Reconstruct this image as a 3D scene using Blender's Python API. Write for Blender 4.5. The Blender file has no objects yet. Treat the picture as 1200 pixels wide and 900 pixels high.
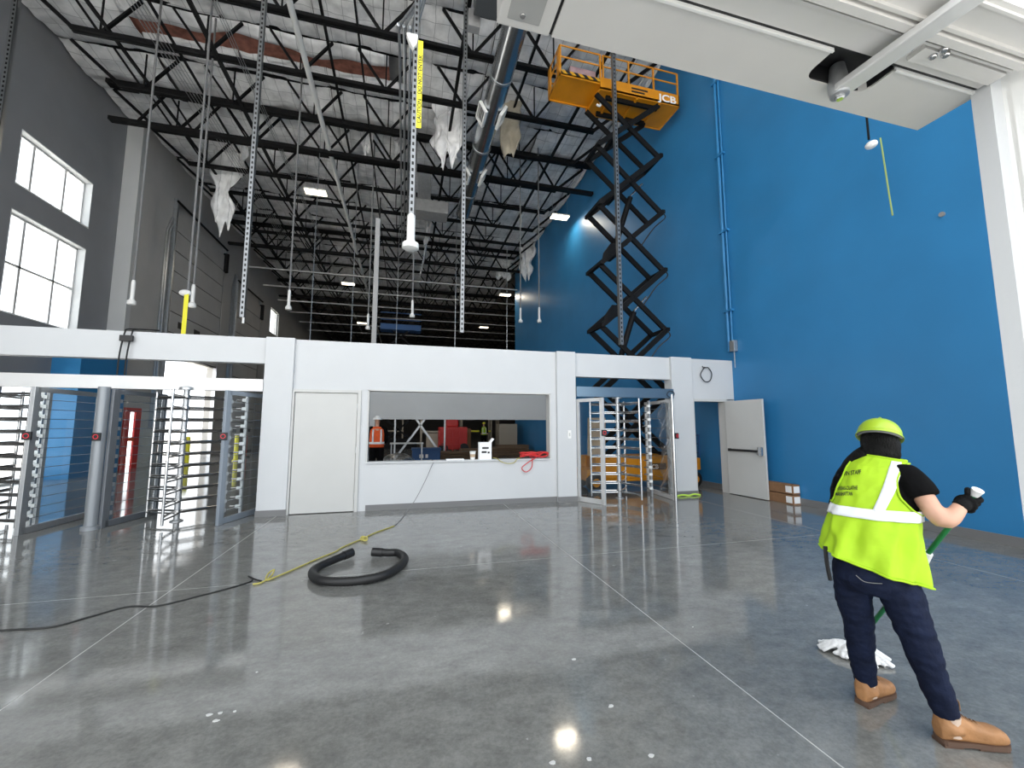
import bpy, bmesh, math, random
import numpy as np
from mathutils import Vector, Matrix, noise as mn
random.seed(7)
SC = bpy.context.scene
COL = SC.collection
R = math.radians
# ------------------------------------------------------------------ camera
CAM_H = 1.52; FPX = 480.0; PITCH = R(5.95); YAW = R(14.7)
CF = Vector((math.sin(YAW)*math.cos(PITCH), math.cos(YAW)*math.cos(PITCH), math.sin(PITCH)))
CR = Vector((math.cos(YAW), -math.sin(YAW), 0))
CU = CR.cross(CF)
CP = Vector((0, 0, CAM_H))
cam = bpy.data.cameras.new('camera'); camo = bpy.data.objects.new('camera', cam); COL.objects.link(camo)
cam.sensor_width = 36; cam.lens = FPX/1200*36; cam.clip_start = 0.02; cam.clip_end = 400
m = Matrix((CR, CU, -CF)).transposed().to_4x4(); m.translation = CP; camo.matrix_world = m
SC.camera = camo
SC.view_settings.view_transform = 'Standard'; SC.view_settings.look = 'None'
SC.view_settings.gamma = 1; SC.view_settings.use_curve_mapping = False
SC.view_settings.exposure = 0.25
# ------------------------------------------------------------------ overcast sky
w = bpy.data.worlds.new('overcast_sky'); SC.world = w; w.use_nodes = True
w.node_tree.nodes['Background'].inputs[0].default_value = (0.93, 0.97, 1.0, 1)
w.node_tree.nodes['Background'].inputs[1].default_value = 2.6
bounce_sun = bpy.data.lights.new('bounce_sun', 'SUN'); bounce_sun.energy = 15; bounce_sun.angle = R(2); bounce_sun.color = (1, .95, .87)     # added high behind the building so apron bounce brightens the ceiling
suno = bpy.data.objects.new('bounce_sun', bounce_sun); COL.objects.link(suno); suno.rotation_euler = (R(-25), 0, 0)
def portal(loc, rot, sx, sy):
    l = bpy.data.lights.new('daylight_portal', 'AREA'); l.shape = 'RECTANGLE'; l.size = sx; l.size_y = sy
    l.cycles.is_portal = True
    o = bpy.data.objects.new('daylight_portal', l); COL.objects.link(o); o.location = loc; o.rotation_euler = rot
portal((-1.3, 0.45, 6.3), (R(90), 0, 0), 17.4, 12.6)   # entrance glazing, facing +Y
portal((-10.25, 14.5, 7.0), (0, R(-90), 0), 5.4, 2.7)
portal((-10.25, 12.7, 1.35), (0, R(-90), 0), 2.7, 4.4)            # windows of the left wall, facing +X
portal((-9.95, 21.3, 2.2), (0, R(-90), 0), 4.4, 5.8)            # raised dock door
# ------------------------------------------------------------------ placement helpers
def ray(x, y): return CF + CR*((x-600)/FPX) + CU*((450-y)/FPX)
def at(x, y, d): return CP + ray(x, y)*d
def onY(x, y, Y): v = ray(x, y); return CP + v*(Y/v.y)
def onX(x, y, X): v = ray(x, y); return CP + v*(X/v.x)
def onZ(x, y, z): v = ray(x, y); return CP + v*((z-CAM_H)/v.z)
# ------------------------------------------------------------------ materials
MATS = {}
def mat(name, col, rough=.5, metal=0, var=0.0, scale=6, bump=0, bscale=40, col2=None, emit=None, estr=1, trans=None, stretch=None, spec=.5, coat=0):
    if name in MATS: return MATS[name]
    ma = bpy.data.materials.new(name); ma.use_nodes = True; nt = ma.node_tree; N = nt.nodes; L = nt.links
    b = N['Principled BSDF']
    b.inputs['Roughness'].default_value = rough; b.inputs['Metallic'].default_value = metal
    b.inputs['Specular IOR Level'].default_value = spec; b.inputs['Coat Weight'].default_value = coat
    b.inputs['Base Color'].default_value = (*col, 1)
    tc = N.new('ShaderNodeTexCoord'); mp = N.new('ShaderNodeMapping'); L.new(tc.outputs['Object'], mp.inputs[0])
    if stretch: mp.inputs['Scale'].default_value = stretch
    if var or col2:
        no = N.new('ShaderNodeTexNoise'); no.inputs['Scale'].default_value = scale; no.inputs['Detail'].default_value = 5
        L.new(mp.outputs[0], no.inputs['Vector'])
        cr = N.new('ShaderNodeValToRGB'); L.new(no.outputs['Fac'], cr.inputs[0])
        c2 = col2 or tuple(min(1, c*(1+var)) for c in col); c1 = col if col2 else tuple(c*(1-var) for c in col)
        cr.color_ramp.elements[0].color = (*c1, 1); cr.color_ramp.elements[0].position = .3
        cr.color_ramp.elements[1].color = (*c2, 1); cr.color_ramp.elements[1].position = .7
        L.new(cr.outputs[0], b.inputs['Base Color'])
    if bump:
        n2 = N.new('ShaderNodeTexNoise'); n2.inputs['Scale'].default_value = bscale; n2.inputs['Detail'].default_value = 3
        L.new(mp.outputs[0], n2.inputs['Vector'])
        bp = N.new('ShaderNodeBump'); bp.inputs['Strength'].default_value = bump; bp.inputs['Distance'].default_value = .02
        L.new(n2.outputs['Fac'], bp.inputs['Height']); L.new(bp.outputs[0], b.inputs['Normal'])
    if emit:
        b.inputs['Emission Color'].default_value = (*emit, 1); b.inputs['Emission Strength'].default_value = estr
    if trans is not None:     # thin clear sheet: mostly transparent with a fresnel gloss
        out = N['Material Output']; tr = N.new('ShaderNodeBsdfTransparent'); gl = N.new('ShaderNodeBsdfGlossy')
        tr.inputs[0].default_value = (*col, 1); gl.inputs['Roughness'].default_value = rough
        lw = N.new('ShaderNodeLayerWeight'); lw.inputs[0].default_value = .5
        pw = N.new('ShaderNodeMath'); pw.operation = 'POWER'; pw.inputs[1].default_value = 4; L.new(lw.outputs['Facing'], pw.inputs[0])
        ad = N.new('ShaderNodeMath'); ad.operation = 'MULTIPLY_ADD'; ad.inputs[1].default_value = .6; ad.inputs[2].default_value = trans; ad.use_clamp = True
        L.new(pw.outputs[0], ad.inputs[0])
        mx = N.new('ShaderNodeMixShader'); L.new(ad.outputs[0], mx.inputs[0]); L.new(tr.outputs[0], mx.inputs[1]); L.new(gl.outputs[0], mx.inputs[2])
        L.new(mx.outputs[0], out.inputs[0])
    MATS[name] = ma; return ma
def floor_material():
    ma = bpy.data.materials.new('polished_concrete'); ma.use_nodes = True; nt = ma.node_tree; N = nt.nodes; L = nt.links
    b = N['Principled BSDF']; tc = N.new('ShaderNodeTexCoord')
    def noise(scale, detail, st=None, rough=.6):
        no = N.new('ShaderNodeTexNoise'); no.inputs['Scale'].default_value = scale; no.inputs['Detail'].default_value = detail
        no.inputs['Roughness'].default_value = rough
        mp = N.new('ShaderNodeMapping'); L.new(tc.outputs['Object'], mp.inputs[0])
        if st: mp.inputs['Scale'].default_value = st; mp.inputs['Rotation'].default_value = (0, 0, .5)
        L.new(mp.outputs[0], no.inputs['Vector']); return no.outputs['Fac']
    def ramp(f, p0, c0, p1, c1):
        r = N.new('ShaderNodeValToRGB'); L.new(f, r.inputs[0])
        r.color_ramp.elements[0].position = p0; r.color_ramp.elements[0].color = (c0, c0, c0*.98, 1)
        r.color_ramp.elements[1].position = p1; r.color_ramp.elements[1].color = (c1, c1, c1*.98, 1); return r.outputs[0]
    def mixc(a, bb, t, fac=1):
        mx = N.new('ShaderNodeMixRGB'); mx.blend_type = t; mx.inputs[0].default_value = fac
        L.new(a, mx.inputs[1]); L.new(bb, mx.inputs[2]); return mx.outputs[0]
    base = ramp(noise(.5, 5), .3, .165, .72, .225)
    streak = ramp(noise(4.5, 12, (1, 1.5, 1), .78), .33, .70, .68, 1.26)
    fine = ramp(noise(38, 6, None, .75), .3, .80, .7, 1.18)
    c = mixc(mixc(base, streak, 'MULTIPLY'), fine, 'MULTIPLY')
    specks = ramp(noise(9, 2), .735, 0, .755, .30)
    c = mixc(c, specks, 'ADD', .5)
    L.new(c, b.inputs['Base Color'])
    ro = N.new('ShaderNodeMapRange'); L.new(noise(1.3, 5), ro.inputs[0])
    ro.inputs[1].default_value = .3; ro.inputs[2].default_value = .75; ro.inputs[3].default_value = .05; ro.inputs[4].default_value = .13
    L.new(ro.outputs[0], b.inputs['Roughness'])
    b.inputs['Specular IOR Level'].default_value = .78
    bp = N.new('ShaderNodeBump'); bp.inputs['Strength'].default_value = .035; bp.inputs['Distance'].default_value = .02
    L.new(noise(3.0, 4), bp.inputs['Height']); L.new(bp.outputs[0], b.inputs['Normal'])
    return ma
M_FLOOR = floor_material()
M_JOINT = mat('joint_sealant', (.42, .42, .40), .7, var=.2, scale=3)
M_GROUND = mat('exterior_concrete', (.58, .57, .55), .9, var=.12, scale=2)
M_WHITE = mat('white_wall_paint', (.565, .578, .59), .55, var=.02, scale=1.5, bump=.03, bscale=120)
M_BLUE = mat('blue_wall_paint', (.026, .195, .430), .42, var=.07, scale=.8, bump=.04, bscale=60)
M_GREYW = mat('dark_grey_wall_paint', (.235, .238, .25), .7, var=.05, scale=1.2, bump=.04, bscale=50)
M_LGREY = mat('light_grey_wall_paint', (.42, .41, .395), .7, var=.06, scale=1.0, bump=.04, bscale=50)
M_RETURN = mat('pale_grey_wall_paint', (.50, .51, .51), .7, var=.04, scale=1)
M_BASE = mat('grey_vinyl_base', (.17, .17, .172), .5)
M_DOOR = mat('pale_grey_door_paint', (.53, .53, .515), .4, var=.02, scale=2)
M_STEELB = mat('black_joist_paint', (.005, .005, .0055), .6, spec=.2)
M_FOIL = mat('foil_insulation', (.90, .90, .90), .30, .0, var=.22, scale=3.2, bump=1, bscale=5)
M_KRAFT = mat('torn_kraft_facing', (.30, .115, .080), .8, var=.4, scale=5, bump=.4, bscale=12)
M_DECK = mat('grey_roof_deck', (.25, .25, .25), .6, var=.1)
M_FARDECK = mat('far_roof_deck', (.22, .20, .18), .8, var=.1)
M_GALV = mat('galvanised_steel', (.52, .54, .56), .32, .9, var=.12, scale=20, stretch=(1, 1, .4))
M_DUCT = mat('spiral_duct_steel', (.42, .44, .46), .24, .95, var=.06, scale=4)
M_ALU = mat('brushed_aluminium', (.66, .66, .655), .42, .35, var=.05, scale=2)
M_OPER = mat('satin_operator_paint', (.70, .685, .66), .5, .15, var=.03, scale=8)
M_OPERD = mat('operator_end_cap', (.42, .42, .41), .45, .2)
M_BLACK = mat('black_plastic', (.012, .012, .013), .45)
M_RUBBER = mat('black_rubber', (.009, .009, .0095), .5)
M_CHROME = mat('stainless_steel', (.62, .62, .62), .2, 1)
M_SATIN = mat('satin_stainless', (.50, .515, .53), .36, .8, var=.05, scale=30)
M_BAR = mat('dark_stainless_bar', (.30, .29, .28), .25, 1)
M_BLUESTEEL = mat('blue_grey_header_steel', (.13, .20, .27), .28, .6)
M_CLEAR = mat('clear_panel', (.95, .97, .98), .03, trans=.03)
M_FILM = mat('milky_film', (.86, .86, .86), .3, trans=.22)
M_GLASS = mat('window_glass', (.97, .985, .99), .02, trans=.02)
M_WPLAS = mat('white_plastic', (.82, .82, .80), .4)
M_YEL = mat('lift_orange_paint', (.60, .235, .006), .42, var=.08, scale=3)
M_YTAPE = mat('yellow_tape', (.86, .80, .03), .5)
M_YCORD = mat('yellow_cord', (.42, .37, .09), .55)
M_RED = mat('red_paint', (.55, .025, .02), .45)
M_REDC = mat('red_cord', (.62, .03, .03), .5)
M_HIVIS = mat('hi_vis_yellow_fabric', (.36, .585, .010), .75, var=.07, scale=9, bump=.35, bscale=9)
M_HIHAT = mat('hi_vis_hard_hat', (.36, .53, .03), .32)
M_REFL = mat('reflective_tape', (.80, .82, .84), .35)
M_ORANGE = mat('orange_vest_fabric', (.80, .11, .02), .75, var=.1, scale=10)
M_DENIM = mat('dark_denim', (.008, .0125, .032), .8, spec=.15, var=.3, scale=14, bump=.5, bscale=22)
M_TEE = mat('black_cotton', (.004, .004, .0045), .9, spec=.1, bump=.3, bscale=20)
M_SKIN = mat('skin', (.58, .33, .23), .5, var=.05, scale=10)
M_HAIR = mat('black_hair', (.002, .002, .002), .55, spec=.2, bump=.9, bscale=45, stretch=(6, 6, 1))
M_LEATH = mat('tan_leather', (.36, .175, .07), .6, var=.15, scale=15, bump=.2, bscale=40)
M_SOLE = mat('dark_sole', (.10, .055, .035), .7)
M_LACE = mat('brown_lace', (.22, .12, .06), .8)
M_SOCK = mat('beige_sock', (.55, .42, .33), .9)
M_GREEN = mat('green_handle', (.01, .16, .05), .4)
M_MOP = mat('white_mop_yarn', (.85, .85, .85), .9, var=.06, scale=30, bump=.8, bscale=50)
M_CARD = mat('cardboard', (.24, .125, .06), .85, var=.08, scale=8)
M_CARDL = mat('pale_kraft_paper', (.50, .37, .25), .8, var=.08, scale=5)
M_FLAKE = mat('plaster_flake', (.55, .55, .54), .8)
M_PAPER = mat('white_paper', (.86, .86, .86), .8)
M_INK = mat('black_ink', (.01, .01, .01), .6)
M_WOOD = mat('raw_timber', (.17, .105, .06), .8, var=.2, scale=6, stretch=(1, 6, 6))
M_RACK = mat('rack_steel', (.42, .36, .28), .5, .3)
M_BIN = mat('blue_bin_plastic', (.02, .09, .25), .5)
M_GLOVE = mat('black_glove_knit', (.005, .005, .0055), .85, spec=.15, bump=.4, bscale=60)
M_LAMP = mat('lamp_diffuser', (.9, .9, .85), .5, emit=(1, .86, .62), estr=6)
M_LAMPH = mat('lamp_housing', (.7, .7, .68), .5)
M_LED = mat('red_indicator', (.4, .01, .02), .4, emit=(1, .05, .08), estr=.6)
def strut_material():
    ma = mat('perforated_strut', (.50, .52, .54), .35, .8); nt = ma.node_tree; N = nt.nodes; L = nt.links; b = N['Principled BSDF']
    tc = N.new('ShaderNodeTexCoord'); sx = N.new('ShaderNodeSeparateXYZ'); L.new(tc.outputs['Object'], sx.inputs[0])
    def mth(op, a, v=None, v2=None):
        n = N.new('ShaderNodeMath'); n.operation = op; L.new(a, n.inputs[0])
        if v is not None: n.inputs[1].default_value = v
        return n.outputs[0]
    fr = mth('FRACT', mth('MULTIPLY', sx.outputs[2], 9.0)); gt = mth('GREATER_THAN', fr, .5)
    ax = mth('LESS_THAN', mth('ABSOLUTE', sx.outputs[0]), .017)
    mu = N.new('ShaderNodeMath'); mu.operation = 'MULTIPLY'; L.new(gt, mu.inputs[0]); L.new(ax, mu.inputs[1])
    mx = N.new('ShaderNodeMixRGB'); L.new(mu.outputs[0], mx.inputs[0]); mx.inputs[1].default_value = (.25, .26, .27, 1); mx.inputs[2].default_value = (.02, .02, .02, 1)
    L.new(mx.outputs[0], b.inputs['Base Color']); return ma
M_STRUT = strut_material()
def quilt(ma):      # quilted grid of the insulation facing, crease shade put into the colour
    nt = ma.node_tree; N = nt.nodes; L = nt.links; b = N['Principled BSDF']; src = b.inputs['Base Color'].links[0].from_socket
    tc = N.new('ShaderNodeTexCoord'); wob = N.new('ShaderNodeTexNoise'); wob.inputs['Scale'].default_value = 2
    mp = N.new('ShaderNodeVectorMath'); mp.operation = 'MULTIPLY_ADD'; mp.inputs[1].default_value = (.12, .12, .12)
    L.new(tc.outputs['Object'], wob.inputs[0]); L.new(wob.outputs['Color'], mp.inputs[0]); L.new(tc.outputs['Object'], mp.inputs[2])
    br = N.new('ShaderNodeTexBrick'); br.offset = 0; br.inputs['Scale'].default_value = 1; br.inputs['Brick Width'].default_value = .41; br.inputs['Row Height'].default_value = .46
    br.inputs['Mortar Size'].default_value = .012; br.inputs['Mortar Smooth'].default_value = .6; br.inputs['Color1'].default_value = (1, 1, 1, 1); br.inputs['Color2'].default_value = (.84, .84, .85, 1); br.inputs['Mortar'].default_value = (.55, .55, .56, 1)
    L.new(mp.outputs[0], br.inputs['Vector'])
    mx = N.new('ShaderNodeMixRGB'); mx.blend_type = 'MULTIPLY'; mx.inputs[0].default_value = 1; L.new(src, mx.inputs[1]); L.new(br.outputs['Color'], mx.inputs[2]); L.new(mx.outputs[0], b.inputs['Base Color'])
quilt(M_FOIL)
def hazard_material():
    ma = mat('black_yellow_hazard', (.5, .3, 0), .5); nt = ma.node_tree; N = nt.nodes; L = nt.links; b = N['Principled BSDF']
    tc = N.new('ShaderNodeTexCoord'); wv = N.new('ShaderNodeTexWave'); wv.inputs['Scale'].default_value = 2.6; wv.bands_direction = 'DIAGONAL'
    L.new(tc.outputs['Object'], wv.inputs[0]); cr = N.new('ShaderNodeValToRGB'); cr.color_ramp.interpolation = 'CONSTANT'
    cr.color_ramp.elements[0].color = (.01, .01, .01, 1); cr.color_ramp.elements[1].color = (.60, .30, .01, 1); cr.color_ramp.elements[1].position = .5
    L.new(wv.outputs[0], cr.inputs[0]); L.new(cr.outputs[0], b.inputs['Base Color']); return ma
M_HAZ = hazard_material()
# ------------------------------------------------------------------ mesh builder
class MB:
    def __init__(s): s.v = []; s.f = []
    def add(s, vs, fs):
        o = len(s.v); s.v += [Vector(v) for v in vs]; s.f += [tuple(i+o for i in f) for f in fs]; return s
    def bx(s, x0, x1, y0, y1, z0, z1):
        return s.add([(x0,y0,z0),(x1,y0,z0),(x1,y1,z0),(x0,y1,z0),(x0,y0,z1),(x1,y0,z1),(x1,y1,z1),(x0,y1,z1)],
                     [(0,3,2,1),(4,5,6,7),(0,1,5,4),(1,2,6,5),(2,3,7,6),(3,0,4,7)])
    def box(s, c, sz, rot=None):
        x, y, z = sz[0]/2, sz[1]/2, sz[2]/2; c = Vector(c)
        vs = [Vector(p) for p in ((-x,-y,-z),(x,-y,-z),(x,y,-z),(-x,y,-z),(-x,-y,z),(x,-y,z),(x,y,z),(-x,y,z))]
        if rot is not None: vs = [rot @ v for v in vs]
        return s.add([c+v for v in vs], [(0,3,2,1),(4,5,6,7),(0,1,5,4),(1,2,6,5),(2,3,7,6),(3,0,4,7)])
    def bar(s, p0, p1, wd, ht, up=(0,0,1)):
        p0, p1 = Vector(p0), Vector(p1); d = (p1-p0); L = d.length; d.normalize(); up = Vector(up)
        if abs(d.dot(up)) > .99: up = Vector((0,1,0))
        sd = d.cross(up).normalized(); u = sd.cross(d)
        return s.box((p0+p1)/2, (L, wd, ht), Matrix((d, -sd, u)).transposed())
    def tube(s, pts, r, n=8, radii=None, closed=False):
        pts = [Vector(p) for p in pts]; k = len(pts); vs = []; fs = []
        t0 = (pts[1]-pts[0]).normalized(); nrm = t0.orthogonal().normalized()
        for i in range(k):
            a = pts[i-1] if (i > 0 or closed) else pts[i]; b = pts[(i+1) % k] if (i < k-1 or closed) else pts[i]
            t = (b-a).normalized(); nrm = (nrm-t*nrm.dot(t)).normalized(); bn = t.cross(nrm); rr = radii[i] if radii else r
            vs += [pts[i]+(nrm*math.cos(2*math.pi*j/n)+bn*math.sin(2*math.pi*j/n))*rr for j in range(n)]
        for i in range(k if closed else k-1):
            i2 = (i+1) % k
            for j in range(n): fs.append((i*n+j, i*n+(j+1) % n, i2*n+(j+1) % n, i2*n+j))
        if not closed: fs += [tuple(range(n))[::-1], tuple(range((k-1)*n, k*n))]
        return s.add(vs, fs)
    def loft(s, rings, cap0=True, cap1=True):
        n = len(rings[0]); vs = [v for r in rings for v in r]; fs = []
        for i in range(len(rings)-1):
            for j in range(n): fs.append((i*n+j, i*n+(j+1) % n, (i+1)*n+(j+1) % n, (i+1)*n+j))
        if cap0: fs.append(tuple(range(n))[::-1])
        if cap1: fs.append(tuple(range((len(rings)-1)*n, len(rings)*n)))
        return s.add(vs, fs)
    def lathe(s, prof, n=16, c=(0,0,0)):
        c = Vector(c); return s.loft([[c+Vector((r*math.cos(2*math.pi*j/n), r*math.sin(2*math.pi*j/n), z)) for j in range(n)] for r, z in prof])
    def ell(s, c, rad, rot=None, nu=16, nv=10):
        c = Vector(c); rings = []
        for i in range(nv+1):
            a = math.pi*i/nv; a = min(max(a, .05), math.pi-.05)
            ring = []
            for j in range(nu):
                v = Vector((math.sin(a)*math.cos(2*math.pi*j/nu)*rad[0], math.sin(a)*math.sin(2*math.pi*j/nu)*rad[1], -math.cos(a)*rad[2]))
                ring.append(c+(rot @ v if rot is not None else v))
            rings.append(ring)
        return s.loft(rings)
    def grid(s, fn, nu, nv):
        vs = [fn(i/(nu-1), j/(nv-1)) for j in range(nv) for i in range(nu)]
        return s.add(vs, [(j*nu+i, j*nu+i+1, (j+1)*nu+i+1, (j+1)*nu+i) for j in range(nv-1) for i in range(nu-1)])
    def prism(s, poly, dirv):      # closed planar polygon extruded along dirv
        n = len(poly); d = Vector(dirv); p = [Vector(q) for q in poly]
        return s.add(p+[q+d for q in p], [tuple(range(n))[::-1], tuple(range(n, 2*n))]+[(i, (i+1) % n, n+(i+1) % n, n+i) for i in range(n)])
    def mesh(s, name, ma, off=(0,0,0), smooth=False, bev=0, thick=0):
        me = bpy.data.meshes.new(name); off = Vector(off); me.from_pydata([v-off for v in s.v], [], s.f); me.update()
        bm = bmesh.new(); bm.from_mesh(me)
        if thick: bmesh.ops.solidify(bm, geom=bm.faces[:], thickness=thick)
        bmesh.ops.recalc_face_normals(bm, faces=bm.faces[:])
        if bev: bmesh.ops.bevel(bm, geom=[e for e in bm.edges if len(e.link_faces) == 2 and e.calc_face_angle(0) > .5], offset=bev, segments=2, affect='EDGES', profile=.6)
        bm.to_mesh(me); bm.free()
        if smooth:
            me.polygons.foreach_set('use_smooth', [True]*len(me.polygons))
            if smooth != 'all': me.set_sharp_from_angle(angle=R(38))
        me.materials.append(ma); return me
    def build(s, name, ma, parent=None, smooth=False, bev=0, thick=0):
        off = Vector((0,0,0)); p = parent
        while p is not None: off += p.location; p = p.parent
        return link(name, s.mesh(name, ma, off, smooth, bev, thick), parent)
def link(name, me, parent=None, loc=None, rot=None):
    o = bpy.data.objects.new(name, me); COL.objects.link(o)
    if parent is not None: o.parent = parent
    if loc is not None: o.location = loc
    if rot is not None: o.rotation_euler = rot
    return o
def tag(o, label=None, cat=None, group=None, kind=None):
    if label: o['label'] = label
    if cat: o['category'] = cat
    if group: o['group'] = group
    if kind: o['kind'] = kind
    return o
def thing(name, label, cat, loc=(0,0,0), group=None):
    o = bpy.data.objects.new(name, None); o.empty_display_size = .1; COL.objects.link(o); o.location = loc
    return tag(o, label, cat, group)
def struct(o, label=None): 
    o['kind'] = 'structure'
    if label: o['label'] = label
    return o
def sthing(name, loc=(0,0,0), label=None):
    o = bpy.data.objects.new(name, None); o.empty_display_size = .1; COL.objects.link(o); o.location = loc
    return struct(o, label)
def evaluated_mesh(o, name, ma):
    bpy.context.view_layer.update()
    dg = bpy.context.evaluated_depsgraph_get(); me = bpy.data.meshes.new_from_object(o.evaluated_get(dg)); me.name = name
    if ma: me.materials.clear(); me.materials.append(ma)
    return me
def remeshed(mb, name, ma, voxel, smooth=6, parent=None):
    """union of overlapping closed lofts as one continuous skin"""
    o = mb.build('tmp_remesh', ma, parent); md = o.modifiers.new('r', 'REMESH'); md.mode = 'VOXEL'; md.voxel_size = voxel
    if smooth: sm = o.modifiers.new('s', 'SMOOTH'); sm.iterations = smooth; sm.factor = .5
    me = evaluated_mesh(o, name, ma); bpy.data.objects.remove(o)
    me.polygons.foreach_set('use_smooth', [True]*len(me.polygons)); return link(name, me, parent)
def text_mesh(s, size, ext=.001):
    cu = bpy.data.curves.new('t', 'FONT'); cu.body = s; cu.size = size; cu.extrude = ext; cu.align_x = 'LEFT'; cu.offset = size*.022
    o = bpy.data.objects.new('t', cu); COL.objects.link(o); me = evaluated_mesh(o, 'text', None); bpy.data.objects.remove(o); return me
def text(name, s, size, ma, parent, origin, xdir, ydir, ext=.001, sx=1):
    me = text_mesh(s, size, ext); me.materials.clear(); me.materials.append(ma)
    x = Vector(xdir).normalized(); y = Vector(ydir).normalized(); z = x.cross(y); off = Vector((0,0,0)); p = parent
    while p is not None: off += p.location; p = p.parent
    for v in me.vertices: v.co = Vector(origin)-off + x*v.co.x*sx + y*v.co.y + z*v.co.z
    return link(name, me, parent)
def smooth_path(pts, n=8):
    pts = [Vector(p) for p in pts]; out = []
    for i in range(len(pts)-1):
        p0 = pts[max(i-1, 0)]; p1 = pts[i]; p2 = pts[i+1]; p3 = pts[min(i+2, len(pts)-1)]
        for k in range(n):
            t = k/n; out.append(.5*((2*p1)+(p2-p0)*t+(2*p0-5*p1+4*p2-p3)*t*t+(3*p1-p0-3*p2+p3)*t**3))
    out.append(pts[-1]); return out
# ================================================================== THE SETTING
XL, XD, XB, ROOF, CH = -10.1, -9.6, 7.55, 13.0, 11.6
PY = 8.0
# floor: concrete slabs cut by pale sealed joints
fl = struct(MB().bx(-10.4, 46, .36, 88, -.3, -.001).build('floor', M_JOINT), 'polished grey concrete floor with pale saw-cut joints')
xs = [-10.1, -6.08, -2.065, 1.945, 5.96, 7.6]; ys = [.36, 4.68, 8.7, 12.7, 16.7]
for i in range(len(xs)-1):
    for j in range(len(ys)-1):
        g = .005; MB().bx(xs[i]+g, xs[i+1]-g, ys[j]+g, ys[j+1]-g, -.2, 0).build('slab', M_FLOOR, fl)
MB().bx(-10.1, 46, 16.71, 88, -.2, 0).build('slab', M_FLOOR, fl)
struct(MB().bx(-60, 60, -60, .35, -.3, -.02).build('ground', M_GROUND), 'exterior concrete apron before the entrance')
struct(MB().bx(-40, -10.42, .36, 60, -.3, -.02).build('ground', M_GROUND), 'exterior concrete yard beside the dock')
# blue wall
wr = struct(MB().bx(XB, XB+.25, .5, 27.9, 0, ROOF).build('wall_right', M_BLUE), 'tall blue painted wall')
bb = struct(MB().bx(XB-.014, XB, .55, 27.9, 0, .13).build('baseboard_right', M_BASE), 'dark base along the blue wall')
# left wall with two daylight windows, pale return, and the dock wall
def wall_with_holes(mb, x0, x1, y0, y1, z0, z1, holes):
    ycuts = sorted({y0, y1, *[h[0] for h in holes], *[h[1] for h in holes]})
    for a, b in zip(ycuts, ycuts[1:]):
        hs = sorted([h for h in holes if h[0] <= a+1e-6 and h[1] >= b-1e-6], key=lambda h: h[2]); z = z0
        for h in hs:
            if h[2] > z: mb.bx(x0, x1, a, b, z, h[2])
            z = h[3]
        if z < z1: mb.bx(x0, x1, a, b, z, z1)
    return mb
WL = [(13.2, 15.8, 4.5, 7.22), (13.2, 15.8, 7.95, 9.45), (10.5, 14.9, 0.0, 2.7)]
struct(wall_with_holes(MB(), XL-.35, XL, .36, 17.1, 0, ROOF, WL).build('wall_left', M_GREYW), 'dark grey painted wall with two high windows')
struct(MB().bx(XL-.35, XD, 17.1, 17.35, 0, ROOF).build('wall_return', M_RETURN), 'pale grey wall return beside the dock doors')
struct(wall_with_holes(MB(), XD-.3, XD, 17.35, 88, 0, ROOF, [(17.6, 19.2, 0, 2.15), (19.4, 24.2, 0, 4.5), (32.6, 34.6, 8.4, 10.2)]).build('wall_dock', M_LGREY), 'grey dock wall with raised sectional doors')
struct(MB().bx(XL, XD+.2, 15.0, 17.1, 0, 3.95).build('wall_vestibule', M_BLUE), 'low blue painted block by the grey wall')
def window(name, y0, y1, z0, z1, cols, rows, label):
    t = sthing(name, (XL-.25, y0, z0), label); xf = XL-.25
    f = MB()
    for y in (y0+.03, y1-.03): f.bx(xf-.05, xf+.05, y-.03, y+.03, z0, z1)
    for z in (z0+.03, z1-.03): f.bx(xf-.05, xf+.05, y0, y1, z-.03, z+.03)
    f.build('window_frame', M_ALU, t)
    wds = [y0+(y1-y0)*c for c in cols]; hts = [z0+(z1-z0)*c for c in rows]
    for y in wds[1:-1]:
        MB().bx(xf-.045, xf+.045, y-.035, y+.035, z0, z1).build('mullion', M_ALU, t)
    for z in hts[1:-1]: MB().bx(xf-.045, xf+.045, y0, y1, z-.03, z+.03).build('transom', M_ALU, t)
    for a, b in zip(wds, wds[1:]):
        for c, d in zip(hts, hts[1:]): MB().bx(xf-.004, xf+.004, a+.02, b-.02, c+.02, d-.02).build('pane', M_GLASS, t)
    MB().bx(xf+.05, XL+.01, y0, y1, z0-.03, z0+.004).build('window_sill', M_WPLAS, t)
    rv = MB(); rv.bx(xf+.05, XL+.004, y1-.01, y1+.01, z0, z1); rv.bx(xf+.05, XL+.004, y0-.01, y0+.01, z0, z1); rv.bx(xf+.05, XL+.004, y0, y1, z1-.01, z1+.01)
    rv.build('window_reveal', M_WHITE, t)
window('window_1', 13.2, 15.8, 4.5, 7.22, (0, .27, .70, 1), (0, .5, 1), 'lower six-pane window in the grey wall')
window('window_2', 13.2, 15.8, 7.95, 9.45, (0, .27, .70, 1), (0, 1), 'upper three-pane window in the grey wall')
window('window_3', 10.5, 14.9, 0.03, 2.7, (0, .33, .66, 1), (0, 1), 'floor-length side glazing in the grey wall')
# far warehouse shell
struct(MB().bx(-10.4, 46, 88, 88.4, 0, ROOF).build('wall_far', M_FARDECK), 'dark far end wall of the warehouse')
struct(MB().bx(46, 46.4, 27.9, 88, 0, ROOF).build('wall_warehouse', M_FARDECK), 'dark side wall of the far warehouse')
struct(MB().bx(XB+.25, 46, 27.65, 27.9, 0, ROOF).build('wall_corner', M_FARDECK), 'wall turning off behind the blue wall')
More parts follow.
